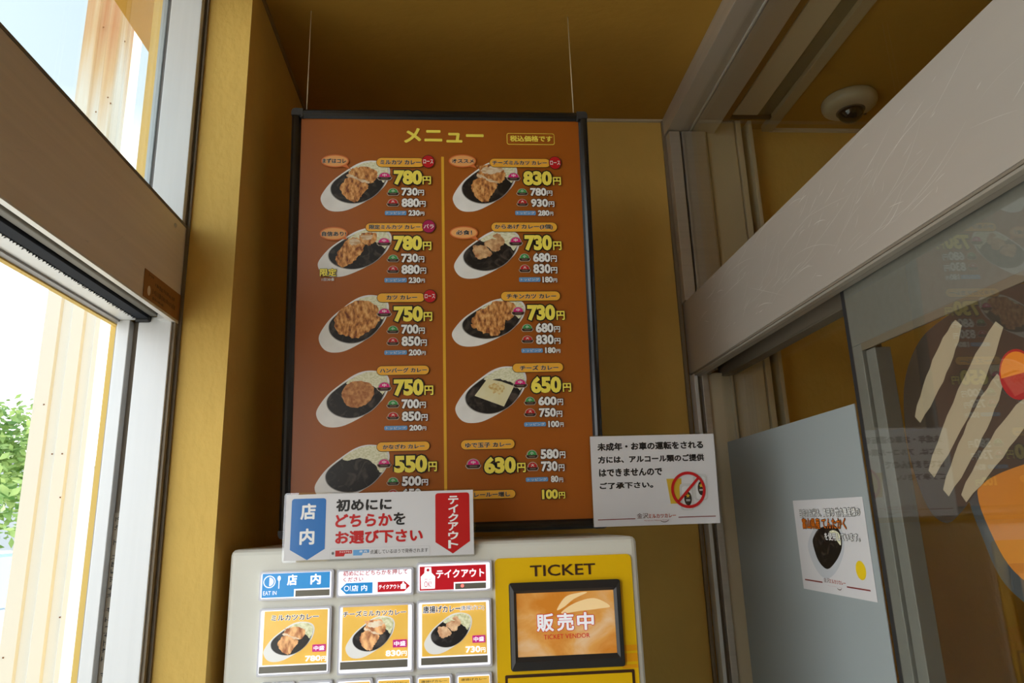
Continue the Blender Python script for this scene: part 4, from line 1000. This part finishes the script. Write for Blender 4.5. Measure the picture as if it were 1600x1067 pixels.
a_ = ST['nr']; lm_.poly(SP, [(a_[0], a_[1]), (a_[2], a_[1]), (a_[2], a_[1] + .0048), (a_[0] + .014, a_[1] + .0048), (a_[0] + .0125, a_[3]), (a_[0], a_[3])], .0007, R_); lm_.text(SP, 'テイクアウト', (a_[0] + .006, a_[1] + .001, a_[2] - .001, a_[1] + .0038), .0009, WHITEP, .02)
a_ = ST['nb']; lm_.poly(SP, [(a_[0], a_[1]), (a_[2], a_[1]), (a_[2], a_[1] + .0045), (a_[0] + .014, a_[1] + .0045), (a_[0] + .0125, a_[3]), (a_[0], a_[3])], .0007, SKYP); lm_.text(SP, '店 内', (a_[0] + .009, a_[1] + .0009, a_[2] - .003, a_[1] + .0038), .0009, WHITEP, .02)
lm_.text(SP, '点滅しているほうで発券されます', ST['nt'], .0007, K_, .0)
lm_.build('lettering', s_)

AP = Plane(MP.p(.517, .602, .0092), (1, 0, 0), EV)
m = MB(); m.slab(AP, rrect((-.0012, -.0022, .2186, .1522), .003), -.0005, 0, LAMI); m.rect(AP, (.0006, 0, .2172, .1503), .0002, PAPER)
s_ = m.build('alcohol_notice'); tag(s_, 'white laminated no alcohol notice clipped to the lower right of the menu frame', 'sign')
lm_ = MB()
lm_.text(AP, '未成年・お車の運転をされる', AL['l1'], .0006, K_, .042); lm_.text(AP, '方には、アルコール類のご提供', AL['l2'], .0006, K_, .042); lm_.text(AP, 'はできませんので', AL['l3'], .0006, K_, .042); lm_.text(AP, 'ご了承下さい。', AL['l4'], .0006, K_, .042)
LOGOR = mat('logo_rust', lin(178, 62, 34), .4); LINE = mat('maroon_line', lin(130, 44, 38), .4)
def logo(mb, pl, b1, b2, b3, o):
    mb.text(pl, '金沢', b1, o, mat('logo_brown', (0.10, 0.03, .015), .4), .0); mb.text(pl, 'ミルカツカレー', b2, o, LOGOR, .02); mb.text(pl, 'Kanazawa Milkatsu Curry', b3, o, LOGOR, -.01)
    w = b2[2] - b2[0]; x = b3[2] - .15 * w; y = b3[1]
    arc = [(x + .02 * w + .16 * w * math.cos(t), y - .0 + .10 * w * math.sin(t)) for t in [math.pi * (.03 + .8 * i / 10) for i in range(11)]]
    arc2 = [(x + .02 * w + .15 * w * math.cos(t), y - .0 + .075 * w * math.sin(t)) for t in [math.pi * (.03 + .8 * i / 10) for i in range(11)]]
    mb.poly(pl, arc + arc2[::-1], o + .0002, mat('logo_brown', (0, 0, 0)))
logo(lm_, AP, AL['logo1'], AL['logo2'], AL['logo3'], .0006)
a_ = AL['r1']; lm_.rect(AP, (a_[0], a_[1] + .0004, a_[2], a_[3] - .0004), .0006, LINE); a_ = AL['r2']; lm_.rect(AP, (a_[0], a_[1] + .0008, a_[2], a_[3] - .0006), .0006, LINE)
BEER = mat('print_beer', lin(214, 176, 50), .4); PGL = mat('print_glass_grey', (0.62, 0.62, 0.62), .4); PCAN = mat('print_can_grey', (0.60, 0.60, 0.59), .4); PCAN2 = mat('print_can_light', (0.74, 0.74, 0.74), .4)
a_ = AL['glass']; lm_.poly(AP, [(a_[0] - .001, a_[1] - .010), (a_[2] + .001, a_[1] - .010), (a_[2] - .002, a_[3] + .002), (a_[0] + .004, a_[3] + .002)], .0005, mat('print_glass_pale', (.72, .72, .72), .4)); lm_.poly(AP, [(a_[0], a_[1]), (a_[2], a_[1]), (a_[2] - .002, a_[3]), (a_[0] + .005, a_[3])], .0007, BEER)
for c_, o_ in (('can2', 'o2'), ('can1', 'o1')):
    a_ = AL[c_]; lm_.poly(AP, rrect((a_[0], a_[1], a_[2], a_[3]), .006), .0009, PCAN); lm_.poly(AP, rrect((a_[0] + .004, a_[1] + .004, a_[2] - .003, a_[3] - .002), .004), .0011, PCAN2); lm_.poly(AP, ell((a_[0] + .001, a_[1] - .001, a_[2] - .001, a_[1] + .004)), .0013, PGL)
    e_ = AL[o_]; lm_.poly(AP, ell(e_), .0015, mat('can_label_brown', (.035, .025, .018), .4)); cx, cy = (e_[0] + e_[2]) / 2, e_[1] + .3 * (e_[3] - e_[1])
    lm_.poly(AP, [(cx + (.0042 if i % 2 == 0 else .0018) * math.sin(math.pi * i / 5), cy - (.0042 if i % 2 == 0 else .0018) * math.cos(math.pi * i / 5)) for i in range(10)], .0017, BEER)
    for k in range(2): lm_.rect(AP, (cx - .0035, cy + .006 + k * .0018, cx + .0035, cy + .0068 + k * .0018), .0017, WHITEP)
    if c_ == 'can2': pass
rg = AL['ring']; cx, cy = (rg[0] + rg[2]) / 2, (rg[1] + rg[3]) / 2; rr = (rg[2] - rg[0]) / 2 - .0018; n = 40; RING = mat('prohibition_red', lin(196, 22, 24), .4)
vs = [AP.p(cx + (rr + d) * math.cos(2 * math.pi * i / n), cy + (rr + d) * 1.02 * math.sin(2 * math.pi * i / n), .0020) for d in (-.0024, .0024) for i in range(n)]
lm_.add(vs, [(i, (i + 1) % n, n + (i + 1) % n, n + i) for i in range(n)], RING)
dx, dy = rr * .70, -rr * .72; nx, ny = .0016, .0016
lm_.poly(AP, [(cx - dx - nx, cy - dy - ny), (cx + dx - nx, cy + dy - ny), (cx + dx + nx, cy + dy + ny), (cx - dx + nx, cy - dy + ny)], .0020, RING)
lm_.build('lettering', s_)

QP = Plane((0.5832, 1.224 * .5832 / .58, Z0 + 0.023), (0, -1, 0), (0, 0, -1)); QP.n = Vector((-1, 0, 0))
m = MB(); m.slab(QP, [(-.001, .003), (.220, .004), (.219, .149), (-.001, .149)], 0.0002, .0008, PAPER); s_ = m.build('rice_poster'); tag(s_, 'small white poster of a black curry plate stuck on the frosted glass', 'poster')
lm_ = MB(); o = .0010
c_ = PO['pla']; lm_.poly(QP, spline([(.034, .080), (.050, .112), (.078, .127), (.112, .117), (.143, .090), (.153, .066), (.146, .044), (.118, .033), (.088, .038), (.055, .055)], 5), o, mat('print_plate_bluegrey', (.56, .58, .62), .4))
lm_.poly(QP, spline([(.053, .074), (.064, .100), (.089, .112), (.118, .100), (.142, .080), (.147, .060), (.135, .046), (.112, .045), (.080, .050), (.06, .062)], 5), o + .0002, CURRYP); lm_.poly(QP, spline([(.112, .055), (.128, .052), (.143, .058), (.142, .074), (.130, .066)], 4), o + .0004, CABBP)
PG = mat('print_title_grey', (.42, .43, .46), .4)
for t, k, mm, lc in (('当店のお米は、高岡市 竹内農産様の', 'l1', WHITEP, K_), ('富山県産 てんたかく', 'l2', mat('print_orange', lin(226, 116, 20), .4), K_), ('を使用しています。', 'l3', WHITEP, K_)): lm_.text(QP, t, PO[k], o + .0010, mm, .015, .05, lc)
lm_.rect(QP, (.008, .1325, .068, .1347), o, LINE); lm_.rect(QP, (.142, .1335, .206, .1355), o, LINE)
L_ = PO['logo']; w_ = L_[2] - L_[0]; logo(lm_, QP, (L_[0], L_[1] - .001, L_[0] + .28 * w_, L_[3]), (L_[0] + .28 * w_, L_[1], L_[2], L_[3]), PO['logo2'], o)
lm_.poly(QP, ell((.1745, .0945, .2015, .1215)), o, mat('badge_yellow', lin(240, 205, 30), .4))
lm_.build('lettering', s_)

# ------------------------------------------------------------------ outdoors, through the doorway
struct('ground', 'pale sunlit paving outside the doorway', 'ground', MB().box(-40, -0.53, -25, 45, -0.12, -0.02, GROUND))
RUST = bpy.data.materials.new('rust_streaked_cream_steel'); RUST.use_nodes = True
nt = RUST.node_tree; bs = nt.nodes['Principled BSDF']; bs.inputs['Roughness'].default_value = .6
g = nt.nodes.new('ShaderNodeNewGeometry'); mp = nt.nodes.new('ShaderNodeMapping'); mp.inputs['Scale'].default_value = (26, 26, .55); nz = nt.nodes.new('ShaderNodeTexNoise'); nz.inputs['Scale'].default_value = 1.0; nz.inputs['Detail'].default_value = 5
mp2 = nt.nodes.new('ShaderNodeMapping'); mp2.inputs['Scale'].default_value = (1, 1, 1); sp = nt.nodes.new('ShaderNodeSeparateXYZ'); mr = nt.nodes.new('ShaderNodeMapRange'); mr.inputs[1].default_value = Z0 + .95; mr.inputs[2].default_value = Z0 + 1.55; mr.inputs[3].default_value = -.22; mr.inputs[4].default_value = .26
ad = nt.nodes.new('ShaderNodeMath'); ad.operation = 'ADD'; rp = nt.nodes.new('ShaderNodeValToRGB'); L = nt.links
L.new(g.outputs['Position'], mp.inputs['Vector']); L.new(mp.outputs[0], nz.inputs['Vector']); L.new(g.outputs['Position'], sp.inputs[0]); L.new(sp.outputs['Z'], mr.inputs[0]); L.new(nz.outputs['Fac'], ad.inputs[0]); L.new(mr.outputs[0], ad.inputs[1]); L.new(ad.outputs[0], rp.inputs[0]); L.new(rp.outputs[0], bs.inputs['Base Color'])
rp.color_ramp.elements[0].position = .52; rp.color_ramp.elements[0].color = (.60, .585, .53, 1); rp.color_ramp.elements[1].position = .92; rp.color_ramp.elements[1].color = (.40, .13, .04, 1)
e = rp.color_ramp.elements.new(.70); e.color = (.52, .36, .20, 1)
m = MB(); x = -1.157; k = 0; pts = []
prof = [(-1.157, 2.03), (-1.157, 2.0), (-1.118, 2.0), (-1.113, 2.006), (-1.088, 2.006), (-1.083, 2.0), (-1.052, 2.0), (-1.047, 2.006), (-1.022, 2.006), (-1.017, 2.0), (-1.005, 2.0), (-1.005, 2.055), (-1.157, 2.055)]
n = len(prof); m.add([(a, b, -.02) for a, b in prof] + [(a, b, 5.2) for a, b in prof], [(i, (i + 1) % n, n + (i + 1) % n, n + i) for i in range(n)] + [tuple(range(n))[::-1], tuple(range(n, 2 * n))], RUST)
RV = mat('rust_spot', (.16, .06, .02), .8)
for a, z in ((-1.09, .215), (-1.064, .215), (-1.128, .35), (-1.02, -.20), (-1.06, 1.30), (-1.05, 1.28), (-1.09, 1.25), (-1.13, 1.22), (-1.03, 1.50), (-1.10, 1.55), (-1.145, -.29), (-1.055, .10)):
    m.box(a - .0016, a + .0016, 1.9985, 2.001, Z0 + z - .002, Z0 + z + .0015, RV)
tag(m.build('steel_column'), 'cream ribbed steel column with orange rust streaks standing outside the doorway', 'column')

def tree(x, y, base, r, n, seed, label):
    rg = random.Random(seed); t = thing('leafy_tree', label, 'tree', (x, y, -.02)); m = MB(); LF = two_tone('green_leaves', (.10, .22, .04), (.34, .46, .14), 2.2, lo=.35, hi=.65, rough=.6)
    cl = [(Vector((rg.uniform(-1, 1), rg.uniform(-1, 1), rg.uniform(-.8, 1))) * r * .62) for _ in range(16)]
    for i in range(n):
        c = rg.choice(cl); d = Vector((rg.gauss(0, 1), rg.gauss(0, 1), rg.gauss(0, 1))).normalized() * r * .42 * rg.random() ** .4; p_ = Vector((x, y, base)) + c + d
        a = Vector((rg.gauss(0, 1), rg.gauss(0, 1), rg.gauss(0, .6))).normalized(); b_ = a.orthogonal().normalized(); s = rg.uniform(.05, .11)
        m.add([p_ - a * s, p_ + b_ * s * .45, p_ + a * s, p_ - b_ * s * .45], [(0, 1, 2, 3)], LF)
    m.build('foliage', t); MB().tube([(x, y, -.02), (x + .04, y, base * .5), (x, y, base)], [.10, .08, .04], mat('bark', (.16, .11, .07), .9)).build('trunk', t)
tree(-7.0, 11.2, 2.55, 1.25, 2600, 3, 'green leafy tree standing outside beyond the rusty column')
tree(-8.4, 12.5, 1.35, .70, 1400, 8, 'low green shrub by the grey building outside')
m = MB().box(-16, -8.6, 16, 22, -.02, 3.2, mat('grey_blue_render', (.45, .48, .52), .8)).box(-16.2, -8.4, 15.8, 22.2, 3.2, 3.4, mat('pale_roof_edge', (.6, .6, .6), .7)); tag(m.build('distant_building'), 'low grey building far behind the trees outside', 'building')
cr = thing('parked_car', 'white car parked outside with pale blue windscreen', 'car', (-5.9, 8.6, -.02)); CW = mat('white_car_paint', (.82, .83, .84), .25, coat=.6)
def carbody(prof, y0, y1, m_, ins=0.0):
    n = len(prof); cx = -5.9; mb = MB(); vs = []
    for yy, s in ((y0, .94), (y0 + .12, 1), (y1 - .12, 1), (y1, .94)): vs += [(cx + (a - cx) * s, yy, -.02 + z) for a, z in prof]
    fs = [(k * n + i, k * n + (i + 1) % n, (k + 1) * n + (i + 1) % n, (k + 1) * n + i) for k in range(3) for i in range(n)] + [tuple(range(n))[::-1], tuple(range(3 * n, 4 * n))]
    return mb.add(vs, fs, m_)
carbody([(-7.9, .25), (-7.95, .62), (-7.75, .86), (-6.95, .95), (-4.85, .97), (-4.62, .85), (-4.58, .5), (-4.66, .25)], 7.8, 9.4, CW).build('car_body', cr)
carbody([(-7.0, .94), (-6.45, 1.42), (-5.9, 1.52), (-5.2, 1.50), (-4.78, .96)], 7.9, 9.3, mat('car_glass', (.25, .42, .60), .08, coat=.5)).build('car_glass', cr)
carbody([(-6.5, 1.44), (-5.9, 1.535), (-5.15, 1.52), (-5.2, 1.49), (-6.4, 1.42)], 7.88, 9.32, CW).build('car_roof', cr)
for wx in (-7.25, -5.25):
    for wy in (7.82, 9.22):
        n = 24; m = MB(); vs = [(wx + r_ * math.cos(2 * math.pi * i / n), wy + yy, .31 + r_ * math.sin(2 * math.pi * i / n)) for r_, yy in ((.20, 0), (.32, 0), (.32, .18), (.20, .18)) for i in range(n)]
        m.add(vs, [(k * n + i, k * n + (i + 1) % n, (k + 1) * n + (i + 1) % n, (k + 1) * n + i) for k in range(3) for i in range(n)] + [tuple(range(n)), tuple(range(3 * n, 4 * n))[::-1]], DARK, False); m.build('wheel', cr)
